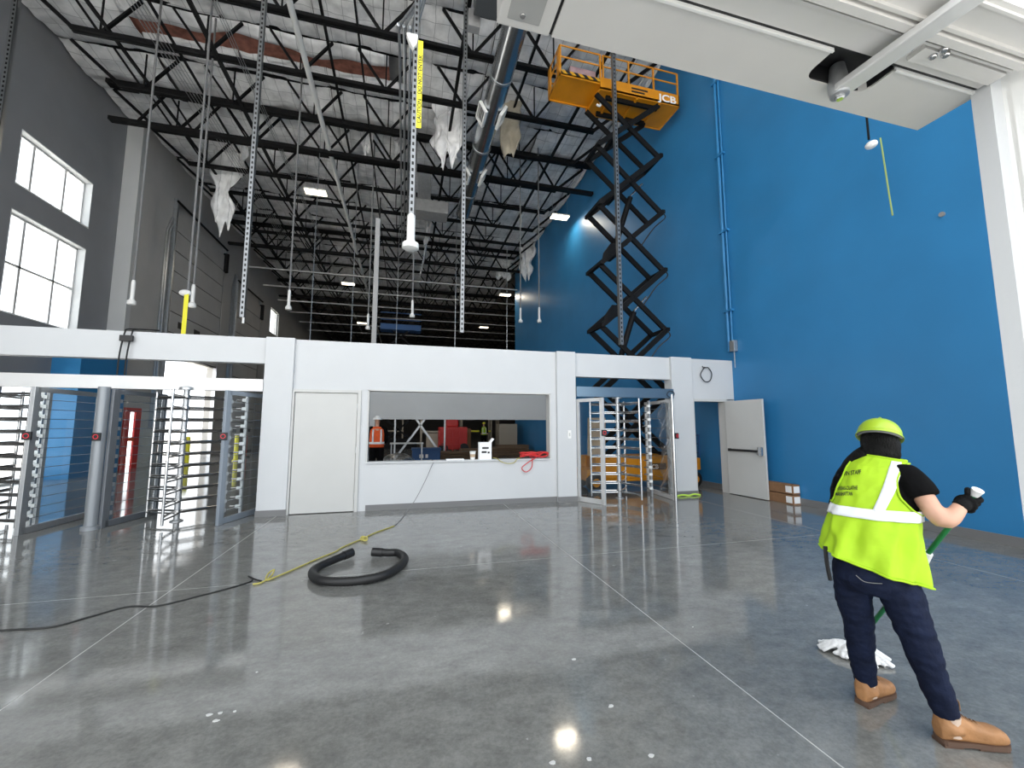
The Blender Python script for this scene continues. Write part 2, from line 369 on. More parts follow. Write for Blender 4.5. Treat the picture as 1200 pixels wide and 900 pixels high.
# entrance front: storefront mullions behind the camera, door frame around it
wf = MB(); wf.bx(-10.4, 7.8, .36, .56, 12.6, ROOF); wf.bx(-10.4, -10.0, .36, .56, 0, 12.6); wf.bx(7.4, 7.8, .36, .56, 0, 12.6)  # unseen storefront, its openings raised near the roof to brighten the ceiling
wfo = struct(wf.build('wall_front', M_GREYW), 'entrance wall over the storefront glazing')
for x in [-8.6, -7.1, -5.6, -4.1, -2.6, 2.65, 4.1, 5.7]: MB().bx(x-.03, x+.03, .38, .46, 0, 12.6).build('mullion', M_ALU, wfo)
for z in (4.5, 6.8, 9.2): MB().bx(-10, 7.4, .385, .455, z-.03, z+.03).build('transom', M_ALU, wfo)
# door frame the photographer stands in: stepped header, jambs
d4 = sthing('door_4', (1.15, .42, 0), 'white entrance door frame with a stepped header')
hd = MB(); hd.bx(-1.15, 1.06, .355, .478, 2.172, 2.45); hd.build('header', M_OPER, d4)
for (a, b, zz) in ((.362, .366, 2.166), (.402, .407, 2.165), (.412, .424, 2.160), (.430, .434, 2.166)):
    MB().bx(-1.15, 1.06, a, b, zz, 2.175).build('header_ridge', M_OPER, d4)
MB().bx(.845, 1.055, .4365, .4625, 2.164, 2.173).build('arm_bracket', M_OPER, d4)
MB().bx(1.062, 1.16, .462, .49, 0, 2.5).build('jamb_stop', M_WHITE, d4)
MB().bx(1.095, 1.22, .30, .462, 0, 2.5).build('jamb', M_WPLAS, d4)
MB().bx(-1.25, -1.15, .30, .49, 0, 2.5).build('jamb', M_WPLAS, d4)
for (px, py) in ((1073, 44), (1067, 54), (1093, 64), (1108, 62), (1106, 56)):
    p = onZ(px, py, 2.166); MB().lathe([(.0045, -.005), (.006, -.003), (.006, .006)], 12, (p.x, p.y, 2.164)).build('screw', M_CHROME, d4, smooth=True)
# partition: white wall with pilasters, beams, a door, a counter window, two turnstile bays
PT = 8.22; TOP = 3.09
pw = MB()
pw.bx(-0.78, 3.06, PY+.04, PT, 2.19, TOP); pw.bx(-1.93, -.78, PY+.04, PT, 2.17, TOP)
pw.bx(-.78, -.64, PY+.04, PT, 0, 2.19); pw.bx(2.915, 3.06, PY+.04, PT, 0, 2.19); pw.bx(-.64, 2.915, PY+.04, PT, 0, .845)
pw.bx(-10.1, -2.39, PY+.04, PT, 2.635, TOP); pw.bx(3.48, 5.82, PY+.04, PT, 2.585, TOP)
pw.bx(6.36, XB, PY+.04, PT, 2.14, TOP)
part_o = struct(pw.build('wall_partition', M_WHITE), 'white partition wall with door, counter window and turnstile bays')
for a, b in ((-2.39, -1.93), (3.06, 3.48), (5.82, 6.36)):
    MB().bx(a, b, PY-.03, PT+.03, 0, TOP+.012).build('pilaster', M_WHITE, part_o, bev=.006)
    MB().bx(a-.006, b+.006, PY-.044, PY-.03, 0, .105).build('base_strip', M_BASE, part_o)
MB().bx(-.64, 3.06, PY+.028, PY+.04, 0, .105).build('base_strip', M_BASE, part_o)
MB().bx(-2.395, -2.389, PY-.03, PT, 0, .105).build('base_strip', M_BASE, part_o)
MB().bx(-.66, 2.935, PY+.01, PT+.05, .845, .872).build('counter_sill', M_WHITE, part_o, bev=.005)
for a in ((-.66, -.635, .872, 2.205), (2.905, 2.93, .872, 2.205)): MB().bx(a[0], a[1], PY+.022, PT+.01, a[2], a[3]).build('opening_trim', M_DOOR, part_o)
MB().bx(-.66, 2.93, PY+.022, PT+.01, 2.185, 2.21).build('opening_trim', M_DOOR, part_o)
# door_1 closed
d1 = sthing('door_1', (-1.35, PY, 0), 'closed pale grey door in the white partition')
fr = MB(); fr.bx(-1.95, -1.895, PY+.0, PT, 0, 2.19); fr.bx(-.835, -.775, PY+.0, PT, 0, 2.19); fr.bx(-1.895, -.835, PY+.0, PT, 2.135, 2.19); fr.build('door_frame', M_DOOR, d1, bev=.004)
MB().bx(-1.888, -.842, PY+.028, PY+.072, .012, 2.13).build('door_leaf', M_DOOR, d1, bev=.003)
for z in (.28, 1.1, 1.88): MB().tube([(-.838, PY+.016, z-.055), (-.838, PY+.016, z+.055)], .012, 8).build('hinge', M_SATIN, d1, smooth=True)
# door_2 open
d2 = sthing('door_2', (6.9, PY, 0), 'open pale grey door swung back to the blue wall')
fr = MB(); fr.bx(6.36, 6.41, PY, PT, 0, 2.16); fr.bx(7.25, 7.31, PY, PT, 0, 2.16); fr.bx(6.41, 7.25, PY, PT, 2.10, 2.16); fr.build('door_frame', M_DOOR, d2, bev=.004)
MB().bx(7.31, XB, PY+.04, PT, 0, 2.16).build('return_panel', M_WHITE, d2)
hp = Vector((7.27, PY-.01, 0)); ang = R(-86); ca, sa = math.cos(ang), math.sin(ang); rl = Matrix.Rotation(ang, 3, 'Z')
def lf(x, y, z): return hp + rl @ Vector((x, y, z))
MB().box(lf(.49, -.025, 1.06), (.97, .045, 2.09), rl).build('door_leaf', M_DOOR, d2, bev=.003)
pb = MB().box(lf(.47, -.085, 1.0), (.70, .035, .05), rl).build('panic_bar', M_BLACK, d2, bev=.008)
MB().box(lf(.90, -.085, 1.0), (.10, .07, .19), rl).build('latch_case', M_CHROME, pb, bev=.02)
MB().box(lf(.10, -.07, 1.0), (.06, .05, .06), rl).build('bar_end', M_BLACK, pb, bev=.006)
for z in (.28, 1.06, 1.85): MB().tube([lf(-.002, -.03, z-.055), lf(-.002, -.03, z+.055)], .012, 8).build('hinge', M_SATIN, d2, smooth=True)
# red emergency door far left, dock doors
d3 = sthing('door_3', (XD, 17.98, 0), 'narrow red door frame with bright opening in the dock wall')
MB().bx(XD-.02, XD+.04, 17.50, 17.82, 0, 2.2).build('door_side', M_RED, d3); MB().bx(XD-.02, XD+.04, 18.14, 18.46, 0, 2.2).build('door_side', M_RED, d3); MB().bx(XD-.02, XD+.04, 17.82, 18.14, 2.05, 2.2).build('door_head', M_RED, d3)
MB().bx(XD-.02, XD+.02, 18.46, 19.25, 0, 2.2).build('side_panel', M_RETURN, d3); MB().bx(XD-.02, XD+.05, 17.82, 18.14, 1.0, 1.12).build('push_bar', M_ORANGE, d3)
# grey rear header across the warehouse behind the counter room
rw = MB(); rw.bx(-1.4, 5.3, 13.5, 13.65, 1.75, 3.0); rw.bx(-1.4, -.89, 13.5, 13.65, 0, 1.75); rw.bx(4.95, 5.3, 13.5, 13.65, 0, 1.75)
struct(rw.build('wall_rear', M_RETURN), 'grey wall with a wide opening behind the counter window')
# ------------------------------------------------------------------ roof: deck, insulation blankets, joists
ce = struct(MB().bx(-10.4, 46.4, .3, 88.4, ROOF, ROOF+.2).build('ceiling', M_DECK), 'roof deck lined with foil-faced insulation blankets')
JY = [10.12+1.835*k for k in range(-3, 42)]
def blanket(seed, wdt, dep):
    rnd = random.Random(seed); ph = [rnd.uniform(0, 6.28) for _ in range(6)]; am = rnd.uniform(.06, .14)
    def fn(u, v):
        z = -am*math.sin(math.pi*v)-.02*math.sin(u*17+ph[0])*math.sin(math.pi*v)-.025*math.sin(u*7+v*5+ph[1])-.012*math.sin(v*19+u*3+ph[2])
        z -= .030*abs(mn.noise(Vector((u*5+seed*7, v*4, seed))))+.018*mn.noise(Vector((u*12, v*9+seed*3, seed)))
        return Vector((u*wdt, v*dep+.02*math.sin(u*9+ph[3]), z))
    mb = MB(); mb.grid(fn, 26, 22); return mb.mesh('insulation_panel', M_FOIL, smooth='all')
BL = [blanket(s, 2.44, 1.82) for s in range(6)]
rnd = random.Random(3)
xstart = -10.05
for k, y in enumerate(JY[:18]):
    for i in range(8):
        x = xstart+2.46*i
        if x > 7.5: continue
        if 11.7 < y < 12.2 and -7.7 < x < -1.0: 
            o = link('insulation_panel', BL[rnd.randrange(6)], ce, (x, y+1.02, 12.84)); o.scale = (1, .42, 1); continue
        o = link('insulation_panel', BL[rnd.randrange(6)], ce, (x, y+.01, 12.82+rnd.uniform(-.03, .03)))
        if x+2.44 > 7.5: o.scale = ((7.52-x)/2.44, 1, 1)
        if 11.7 < y < 12.2: o.scale = (o.scale[0], 1, 1)
# torn strip: facing hangs open over the second bay
def kr(u, v):
    return Vector((-7.75+7.0*u, 12.02+1.05*v+.06*math.sin(u*23), 12.86-.05*math.sin(v*3.1)+.02*math.sin(u*31+v*4)))
mb = MB(); mb.grid(kr, 30, 6); mb.build('torn_facing', M_KRAFT, ce, smooth='all')
def jag(u, v): return Vector((-7.75+7.0*u, 11.97+(.42+.10*math.sin(u*11)+.05*math.sin(u*29))*v, 12.80-.10*v+.03*math.sin(u*17)))
mb = MB(); mb.grid(jag, 40, 4); mb.build('torn_flap', M_FOIL, ce, smooth='all', thick=.006)
def far_lining(u, v): return Vector((-10.1+56*u, JY[18]+(88-JY[18])*v, 12.8))
MB().bx(-10.1, 46, JY[18], 88, 12.8, 12.83).build('roof_lining', M_FARDECK, ce)
MB().bx(7.8, 46, 27.9, JY[18], 12.8, 12.83).build('roof_lining', M_FARDECK, ce)
# joists
JD = 1.17
diagR = MB().bar((0,0,0), (.82,0,JD), .06, .075, (0,1,0)).mesh('web_member', M_STEELB)
diagL = MB().bar((0,0,0), (-.82,0,JD), .06, .075, (0,1,0)).mesh('web_member', M_STEELB)
vert = MB().bar((0,0,0), (0,0,JD), .035, .035).mesh('web_member', M_STEELB)
JG = 'open-web steel joists under the roof'; JLAB = 'black open-web steel joist spanning under the roof'
def chord(L): 
    m = MB(); m.bx(1.3, L-1.3, -.09, -.012, -.05, .045); m.bx(1.3, L-1.3, .012, .09, -.05, .045); return m.mesh('bottom_chord', M_STEELB)
def topch(L): 
    m = MB(); m.bx(.02, L-.02, -.08, .08, JD+.06, JD+.15); return m.mesh('top_chord', M_STEELB)
def webs(L):
    m = MB(); x = 1.9
    while x < L-1.2:
        m.bar((x,0,0), (x+.82,0,JD), .06, .07, (0,1,0)); m.bar((x,0,0), (x-.82,0,JD), .06, .07, (0,1,0)); m.bar((x,0,0), (x,0,JD), .03, .03); x += 2.35
    return m.mesh('web', M_STEELB)
LN = 17.1; LF = 40.0
cN, tN, wN = chord(LN), topch(LN), webs(LN); cF, tF, wF = chord(LF), topch(LF), webs(LF)
endL = MB().bar((1.35,0,0), (.05,0,JD), .09, .09, (0,1,0)).mesh('end_diagonal', M_STEELB)
for k, y in enumerate(JY):
    far = y > 28
    if y > 84: break
    j = thing('roof_joist', JLAB, 'joist', (-9.6 if y > 17.2 else -9.75, y, CH), JG)
    L = LF if far else LN
    link('bottom_chord', cF if far else cN, j); link('top_chord', tF if far else tN, j); link('end_diagonal', endL, j)
    if not far: link('end_diagonal', endL, j, (LN, 0, 0), (0, 0, math.pi))
    if k < 13:
        x = 1.9
        while x < L-1.2:
            link('web_member', diagR, j, (x,0,0)); link('web_member', diagL, j, (x,0,0)); link('web_member', vert, j, (x,0,0)); x += 2.35
    else: link('web', wF if far else wN, j)['kind'] = 'stuff'
# heavier girder trusses crossing with the joists
for y in (15.0, 24.2, 33.4):
    g = thing('girder_truss', 'deeper black girder truss with doubled chords among the joists', 'girder', (-9.55, y, CH-.3), 'girder trusses under the roof')
    L = 17.0
    m = MB(); m.bx(.2, L, -.10, .10, -.06, .06)
    link('bottom_chord', m.mesh('bottom_chord', M_STEELB), g)
    link('top_chord', MB().bx(.05, L, -.13, .13, 1.16, 1.30).mesh('top_chord', M_STEELB), g)
    x = .9
    while x < L-1.8:
        link('web_member', MB().bar((x,0,0), (x+.8,0,1.25), .06, .06, (0,1,0)).mesh('web_member', M_STEELB), g)
        link('web_member', MB().bar((x+1.6,0,0), (x+.8,0,1.25), .06, .06, (0,1,0)).mesh('web_member', M_STEELB), g); x += 1.6
# bridging running away under the joists
for x, z, wd in ((-7.6, CH+.05, .07), (-5.2, CH-.02, .09), (-6.7, 12.5, .06), (-2.4, 12.5, .07), (-1.4, CH+.0, .05), (1.25, CH+.02, .09), (3.4, 12.5, .07), (5.1, CH+.02, .08), (6.4, 12.5, .06)):
    tag(MB().bx(x-wd/2, x+wd/2, 6.3, 60, z-wd/2, z+wd/2).build('bridging_bar', M_STEELB), 'long black bridging bar tying the joists together', 'bridging bar', 'bridging bars under the roof')
# ================================================================== DOOR OPERATOR OVERHEAD
op = thing('door_operator', 'long pale automatic door operator box with swing arm under the entrance header', 'door operator', (.13, .53, 2.17))
Z0 = 2.17
cv = MB(); cv.bx(.222, .705, .487, .586, Z0, 2.27); cv.bx(.853, 1.078, .487, .586, Z0, 2.27); cv.bx(.705, .853, .543, .586, Z0, 2.27); cv.bx(.705, .853, .487, .543, 2.215, 2.27)
cv.build('cover', M_OPER, op)
MB().bx(.706, .852, .487, .543, 2.205, 2.216).bx(.706, .852, .5405, .5428, Z0+.003, 2.21).bx(.7055, .708, .487, .543, Z0+.003, 2.21).bx(.850, .8525, .487, .543, Z0+.003, 2.21).build('spindle_recess', M_BLACK, op)  # black liner puts the shade of the recess into the colour
# rounded corners of the recess
for (cx, sg) in ((.705, 1), (.853, -1)):
    pts = [(cx, .543, Z0), (cx, .520, Z0)]+[(cx+sg*(.023-.023*math.cos(a)), .520+.023*math.sin(a), Z0) for a in [R(t) for t in (15, 30, 45, 60, 75)]]+[(cx+sg*.023, .543, Z0)]
    MB().prism(pts, (0, 0, .04)).build('recess_corner', M_OPER, op)
MB().bx(.222, .705, .4835, .4875, Z0-.003, Z0+.01).build('edge_highlight', M_WPLAS, op)  # white strip added as the highlight along the cover edge
MB().bx(.853, 1.078, .4835, .4875, Z0-.003, Z0+.01).build('edge_highlight', M_WPLAS, op)
MB().bx(-.02, 1.078, .4785, .4835, Z0+.004, Z0+.012).build('gap_shade', M_BLACK, op)  # black strip stands for the shade in the gap by the header
ec = MB().bx(.128, .217, .485, .587, Z0, 2.27).build('end_cap', M_OPER, op, bev=.003)
MB().bx(.142, .196, .488, .573, Z0-.0015, Z0+.01).build('inset_plate', M_OPERD, ec, bev=.002)
MB().lathe([(.004, -.004), (.005, -.002), (.005, .004)], 10, (.165, .562, Z0)).build('screw', M_CHROME, ec, smooth=True)
MB().bx(.217, .222, .487, .586, Z0+.004, 2.27).build('cover_seam', M_BLACK, op)
ar = MB().bar((.777, .531, 2.150), (.822, .16, 2.158), .034, .014).build('swing_arm', M_ALU, op, bev=.003)
MB().lathe([(.010, -.012), (.015, -.010), (.017, .0), (.017, .014), (.012, .05)], 20, (.777, .531, 2.15)).build('arm_hub', M_SATIN, ar, smooth=True)
MB().lathe([(.006, -.005), (.008, -.003), (.008, .004)], 6, (.777, .531, 2.137)).build('bolt', M_CHROME, ar)
# ================================================================== TURNSTILES
def side_panel(t, p0, p1, z1=2.10, nb=13, fm=None, wide=.10, clips=True, film=None, glassm=None):
    fm = fm or M_SATIN
    p0 = Vector((*p0, 0)); p1 = Vector((*p1, 0)); d = (p1-p0).normalized(); L = (p1-p0).length; n = Vector((-d.y, d.x, 0))
    def P(s, z, o=0): return p0+d*s+n*o+Vector((0, 0, z))
    f = MB(); f.bar(P(0, 0), P(0, z1), .05, wide, up=tuple(d)); f.bar(P(L, 0), P(L, z1), .05, .06, up=tuple(d))
    f.bar(P(0, z1-.035), P(L, z1-.035), .05, .07); f.bar(P(0, .05), P(L, .05), .05, .09)
    fo = f.build('side_panel', fm, t, bev=.004)
    MB().bar(P(wide/2+.005, (z1+.05)/2), P(L-.03, (z1+.05)/2), .008, z1-.20).build('clear_pane', glassm or M_CLEAR, fo)
    for i in range(nb):
        z = .20+(z1-.38)*i/max(1, nb-1)
        MB().tube([P(.04, z, .012), P(L-.02, z, .012)], .005, 6).build('guard_rod', M_CHROME, fo, smooth=True)
        if clips: MB().box(P(wide/2+.035, z, .018), (.075, .04, .055), Matrix((d, n, Vector((0,0,1)))).transposed()).build('rod_clip', M_SATIN, fo)
    return fo
def reader(t, p, n):
    p = Vector(p); n = Vector(n).normalized(); s = Vector((0,0,1)).cross(n)
    rt = Matrix((s, n, Vector((0,0,1)))).transposed()
    r_ = MB().box(p, (.11, .03, .12), rt).build('card_reader', M_BLACK, t, bev=.008)
    pts = [p+n*.018+s*.032*math.cos(a)+Vector((0,0,.032*math.sin(a))) for a in [2*math.pi*i/18 for i in range(18)]]
    MB().tube(pts, .0035, 6, closed=True).build('light_ring', M_LED, r_)
def rotor(t, c, Rr, a0, nb=11, z0=.16, z1=2.02, mm=None):
    mm = mm or M_BAR; cx, cy = c; base = Vector(t.location)
    col = MB().tube([(cx, cy, .02), (cx, cy, 2.14)], .042, 14).build('rotor_column', M_SATIN, t, smooth=True)
    arm = MB().tube([(0, -.028, 0), (Rr*.5, -.034, 0), (Rr-.02, -.012, 0), (Rr, 0, 0)], .017, 8).mesh('rotor_bar', mm, smooth=True)
    armb = MB().tube([(0, .028, -.03), (Rr*.5, .034, -.03), (Rr-.02, .012, -.03), (Rr, 0, -.03)], .014, 8).mesh('rotor_bar', mm, smooth=True)
    clm = MB().lathe([(.05, -.035), (.058, -.03), (.058, .02), (.05, .025)], 12).mesh('hub_collar', M_CHROME, smooth=True)
    for i in range(nb):
        z = z0+(z1-z0)*i/(nb-1)
        link('hub_collar', clm, col, Vector((cx, cy, z))-base)
        for k in range(3):
            a = R(a0+120*k)
            link('rotor_bar', arm, col, Vector((cx, cy, z))-base, (0, 0, a)); link('rotor_bar', armb, col, Vector((cx, cy, z))-base, (0, 0, a))
    for k in range(3):
        a = R(a0+120*k); x, y = cx+Rr*math.cos(a), cy+Rr*math.sin(a)
        w_ = MB().tube([(x, y, .05), (x, y, 2.10)], .020, 10).build('wing_post', M_CHROME, col, smooth=True)
    MB().lathe([(.09, 0), (.09, .012), (.05, .03)], 16, (cx, cy, .0)).build('floor_plate', M_SATIN, t, smooth=True)
    MB().lathe([(.11, 2.13), (.11, 2.17), (.05, 2.19)], 16, (cx, cy, 0)).build('top_bearing', M_SATIN, t, smooth=True)
def comb(t, x, y, ln, nb=13, z0=.18, z1=1.98, dirx=-1):
    po = MB().bx(x-.02, x+.02, y-.03, y+.03, 0, 2.1).build('comb_post', M_SATIN, t)
    for i in range(nb):
        z = z0+(z1-z0)*i/(nb-1)
        MB().tube([(x, y, z), (x+dirx*ln, y, z)], .014, 8).build('comb_bar', M_BAR, po, smooth=True)
        MB().box((x+dirx*.03, y-.03, z), (.07, .05, .055)).build('bar_clip', M_WPLAS, po)
struct(MB().bx(-10.1, -2.39, 7.94, 8.06, 2.13, 2.34).build('trim_1', M_ALU), 'pale header beam over the two left turnstiles')
struct(MB().bx(3.48, 5.82, 7.92, 8.03, 2.15, 2.36).build('trim_2', M_BLUESTEEL), 'blue-grey steel header over the single turnstile')
tA = thing('full_height_turnstile', 'full-height turnstile beside the side glazing, its bars cut by the post', 'turnstile', (-6.0, 8.0, 0))
side_panel(tA, (-5.2, 7.52), (-5.14, 8.7)); reader(tA, (-5.2, 7.45, 1.39), (0, -1, 0))
rotor(tA, (-6.02, 8.02), .60, -20)
comb(tA, -5.36, 8.0, .22)
side_panel(tA, (-7.0, 7.52), (-7.0, 8.7))
tB = thing('full_height_turnstile', 'full-height turnstile with bright steel rotor between glazed panels by the white pilaster', 'turnstile', (-3.5, 8.0, 0))
side_panel(tB, (-4.36, 7.74), (-4.18, 8.72), fm=mat('dark_panel_frame', (.20, .215, .235), .4, .5), wide=.12)
po = MB().lathe([(.11, 0), (.11, .05), (.075, .06), (.075, 2.13)], 18, (-4.47, 7.66, 0)).build('corner_post', mat('grey_post_paint', (.27, .29, .31), .4, .3), tB, smooth=True)
reader(tB, (-4.46, 7.575, 1.37), (-.1, -1, 0))
side_panel(tB, (-2.74, 7.5), (-2.46, 8.36), fm=mat('blue_grey_panel_frame', (.30, .345, .40), .38, .5)); reader(tB, (-2.745, 7.44, 1.37), (0, -1, 0))
rotor(tB, (-3.52, 7.97), .57, -83)
comb(tB, -2.78, 7.72, .10)
comb(tB, -2.66, 8.1, .16)
tC = thing('full_height_turnstile', 'single full-height turnstile in front of the orange scissor lift', 'turnstile', (4.6, 8.0, 0))
side_panel(tC, (3.81, 7.46), (3.53, 7.98), fm=M_ALU, clips=False, wide=.08, nb=0); reader(tC, (3.82, 7.40, 1.40), (0, -1, 0))
rotor(tC, (4.5, 8.08), .60, -73, mm=M_CHROME)
side_panel(tC, (5.47, 7.55), (5.60, 8.7), fm=M_ALU, clips=True, wide=.08, nb=9)
MB().tube([(5.46, 7.50, 0), (5.46, 7.50, 2.2)], .03, 10).build('guide_post', M_CHROME, tC, smooth=True)
reader(tC, (5.52, 7.47, 1.33), (.4, -1, 0))
comb(tC, 5.3, 8.12, .16)
def filmf(u, v): return Vector((5.40+.03*math.sin(v*23+u*4), 7.6+.28*u+.03*math.sin(v*31), .1+1.95*v))
mb = MB(); mb.grid(filmf, 8, 30); mb.build('protective_film', M_FILM, tC, smooth='all')
# cable ties and lead on the header beams
def cable(name, pts, r, ma, label, cat, group=None, n=8, seg=8):
    return tag(MB().tube(smooth_path(pts, seg), r, n).build(name, ma, smooth=True), label, cat, group)
c_ = thing('cable_drop', 'pair of grey cables clamped over the white beam above the turnstiles', 'cable', (-4.45, 7.9, 2.34))
for dx in (-.05, .05):
    MB().tube(smooth_path([(-4.45+dx, 7.96, 2.35), (-4.45+dx, 7.97, 2.7), (-4.42+dx, 7.99, 3.05), (-4.40+dx, 8.05, 3.13), (-4.3+dx*2, 8.4, 3.2)]), .012, 6).build('cable', M_RUBBER, c_, smooth=True)
MB().box((-4.43, 7.975, 2.96), (.18, .05, .10)).build('clamp', M_BLACK, c_, bev=.01)
cable('cable_coil', [onY(752+26*math.cos(a)/6+34, 462+4*math.sin(a), 7.89) for a in [0, 1.5, 3, 4.5, 6, 7.4]], .008, M_RUBBER, 'small dark cable loop hanging on the blue-grey header', 'cable')
cable('wall_cable_loop', [onY(828+dx, 439+dy, 7.995) for dx, dy in ((-2, -9), (-7, 0), (-2, 8), (4, 7), (6, -1), (2, -8), (-3, -8), (-5, -10))], .011, M_RUBBER, 'thin dark cable loop poking from the white panel over the open door', 'cable')
sw = thing('light_switch', 'white light switch plate on the pilaster by the counter window', 'light switch', (3.32, 7.965, 1.36))
MB().box((3.32, 7.963, 1.36), (.075, .012, .17)).build('plate', M_WPLAS, sw, bev=.004); MB().box((3.32, 7.954, 1.36), (.03, .01, .07)).build('rocker', M_DOOR, sw)
# ================================================================== SCISSOR LIFT
sl = thing('scissor_lift', 'orange scissor lift raised to the roof on black scissor arms by the blue wall', 'scissor lift', (5.7, 9.5, 0))
ya, yb = 9.08, 9.96
body = MB(); body.bx(4.25, 7.28, ya+.06, yb-.06, .22, .50); body.bx(4.45, 7.15, ya, ya+.30, .20, .80); body.bx(4.45, 7.15, yb-.30, yb, .20, .80)
bo = body.build('chassis', M_YEL, sl, bev=.03)
for (a, b) in ((4.55, 5.55), (5.65, 6.95)): 
    pn = MB().bx(a, b, ya-.02, ya+.02, .27, .74).build('service_panel', M_YEL, bo, bev=.03)
MB().bx(5.85, 6.35, ya-.026, ya-.018, .46, .62).build('decal', M_BLACK, bo); text('lettering', 'JCB', .15, M_WPLAS, bo, (5.90, ya-.028, .485), (1,0,0), (0,0,1))
for x in (4.42, 7.16):
    for y in (ya+.02, yb-.02):
        wo = MB(); s = -1 if y < 9.5 else 1
        wo.tube([(x, y-.09, .2), (x, y-.075, .2), (x, y+.075, .2), (x, y+.09, .2)], .2, 24, radii=[.17, .2, .2, .17]); w1 = wo.build('wheel', M_RUBBER, sl, smooth=True)
        MB().tube([(x, y+s*.085, .2), (x, y+s*.10, .2)], .10, 14).build('hub', M_YEL, w1, smooth=True)
MB().bx(7.2, 7.42, ya+.05, ya+.35, .42, .72).build('control_box', M_YEL, sl, bev=.01)
ld = MB()
for y in (ya+.05, ya+.40): ld.bar((7.40, y, .72), (7.40, y, 1.32), .03, .03)
for z in (.85, 1.08, 1.3): ld.bar((7.40, ya+.05, z), (7.40, ya+.40, z), .03, .03)
ld.build('ladder', M_BIN, sl)
xl, xr = 4.74, 6.60; zz = [.82+1.615*i for i in range(6)]+[10.38]
edge = mat('arm_edge_tape', (.30, .27, .2), .5)
for i in range(6):
    z0, z1 = zz[i], zz[i+1]
    for y, oy in ((ya+.05, .08), (yb-.05, -.08)):
        A = MB().bar((xl, y, z0), (xr, y, z1), .055, .125, up=(0, 1, 0)); A = MB().bar((xl, y, z0), (xr, y, z1), .06, .13)
        A.build('scissor_arm', M_STEELB, sl)
        B = MB().bar((xr, y+oy, z0), (xl, y+oy, z1), .06, .13); B.build('scissor_arm', M_STEELB, sl)
        MB().tube([((xl+xr)/2, y-.05, (z0+z1)/2), ((xl+xr)/2, y+oy+.05*(1 if oy > 0 else -1), (z0+z1)/2)], .05, 10).build('pivot_pin', M_STEELB, sl, smooth=True)
    for x, z in ((xl, z0), (xr, z0)):
        MB().bar((x, ya, z), (x, yb, z), .09, .09).build('cross_tube', M_STEELB, sl)
    MB().bar((xl+.55, ya+.2, z0+.40), (xl+.55, yb-.2, z0+.40), .09, .12).build('cross_tube', M_STEELB, sl)
for i in (1, 3): 
    ram = MB().tube([(xl+.5, 9.5, zz[i]+.35), (xr-.75, 9.5, zz[i+1]+.5)], .075, 12).build('hydraulic_ram', M_STEELB, sl, smooth=True)
    MB().tube([(xr-.8, 9.5, zz[i+1]+.46), (xr-.35, 9.5, zz[i+1]+.95)], .04, 10).build('ram_rod', M_CHROME, ram, smooth=True)
for i in (2, 3, 4): MB().tube(smooth_path([(xr-.1, ya+.1, zz[i]+.05), (xr+.02, ya-.02, zz[i]-.18), (xr-.3, ya+.05, zz[i]-.5), (xl+1.2, ya+.1, zz[i]-1.0)]), .016, 6).build('hydraulic_hose', M_RUBBER, sl, smooth=True)
gp = MB(); gp.prism([(xl+.0, ya+.0, zz[3]+.02), (xl+.75, ya+.0, zz[3]+.55), (xl+.25, ya+.0, zz[3]+.52), (xl+.05, ya, zz[3]+.25)], (0, .03, 0)); gp.build('gusset_plate', M_STEELB, sl)
gp = MB(); gp.prism([(xl+.0, ya+.0, zz[2]+.02), (xl+.75, ya+.0, zz[2]+.55), (xl+.25, ya+.0, zz[2]+.52), (xl+.05, ya, zz[2]+.25)], (0, .03, 0)); gp.build('gusset_plate', M_STEELB, sl)
PZ = 10.42
dk = MB(); dk.bx(4.80, 7.22, 9.05, 9.99, PZ, PZ+.06).bx(4.80, 7.22, 9.05, 9.08, PZ-.02, PZ+.34).bx(4.80, 7.22, 9.96, 9.99, PZ-.02, PZ+.34).bx(7.19, 7.22, 9.05, 9.99, PZ-.02, PZ+.34)
do = dk.build('platform', M_YEL, sl)
for x in (5.2, 5.9, 6.6): MB().bx(x-.03, x+.03, 9.08, 9.96, PZ-.05, PZ).build('deck_rib', M_YEL, do)
MB().bx(xl+.3, xr, 9.2, 9.26, PZ-.12, PZ).build('slide_rail', M_STEELB, do); MB().bx(xl+.3, xr, 9.78, 9.84, PZ-.12, PZ).build('slide_rail', M_STEELB, do)
text('lettering', 'JCB', .29, M_WPLAS, do, (6.56, 9.047, PZ+.05), (1,0,0), (0,0,1), ext=.003, sx=1.25)
for k in range(2): MB().bx(5.72, 6.22-.1*k, 9.045, 9.049, PZ+.20-.09*k, PZ+.25-.09*k).build('worn_decal', M_BLACK, do)
ex = MB(); ex.bx(3.66, 4.88, 9.08, 9.96, PZ+.19, PZ+.23).bx(3.66, 4.88, 9.08, 9.11, PZ+.16, PZ+.31).bx(3.66, 4.88, 9.93, 9.96, PZ+.16, PZ+.31).bx(3.66, 3.69, 9.08, 9.96, PZ+.16, PZ+.31).bx(4.86, 4.89, 9.08, 9.96, PZ+.02, PZ+.31)
eo = ex.build('extension_deck', M_YEL, sl)
MB().bx(3.68, 4.86, 9.07, 9.08, PZ+.22, PZ+.31).build('hazard_strip', M_HAZ, eo)
MB().tube(smooth_path([(4.84, 9.3, PZ+.0), (4.92, 9.3, PZ-.12), (4.90, 9.3, PZ-.27), (4.80, 9.3, PZ-.25)]), .03, 8).build('cable_hose', M_WPLAS, sl, smooth=True)
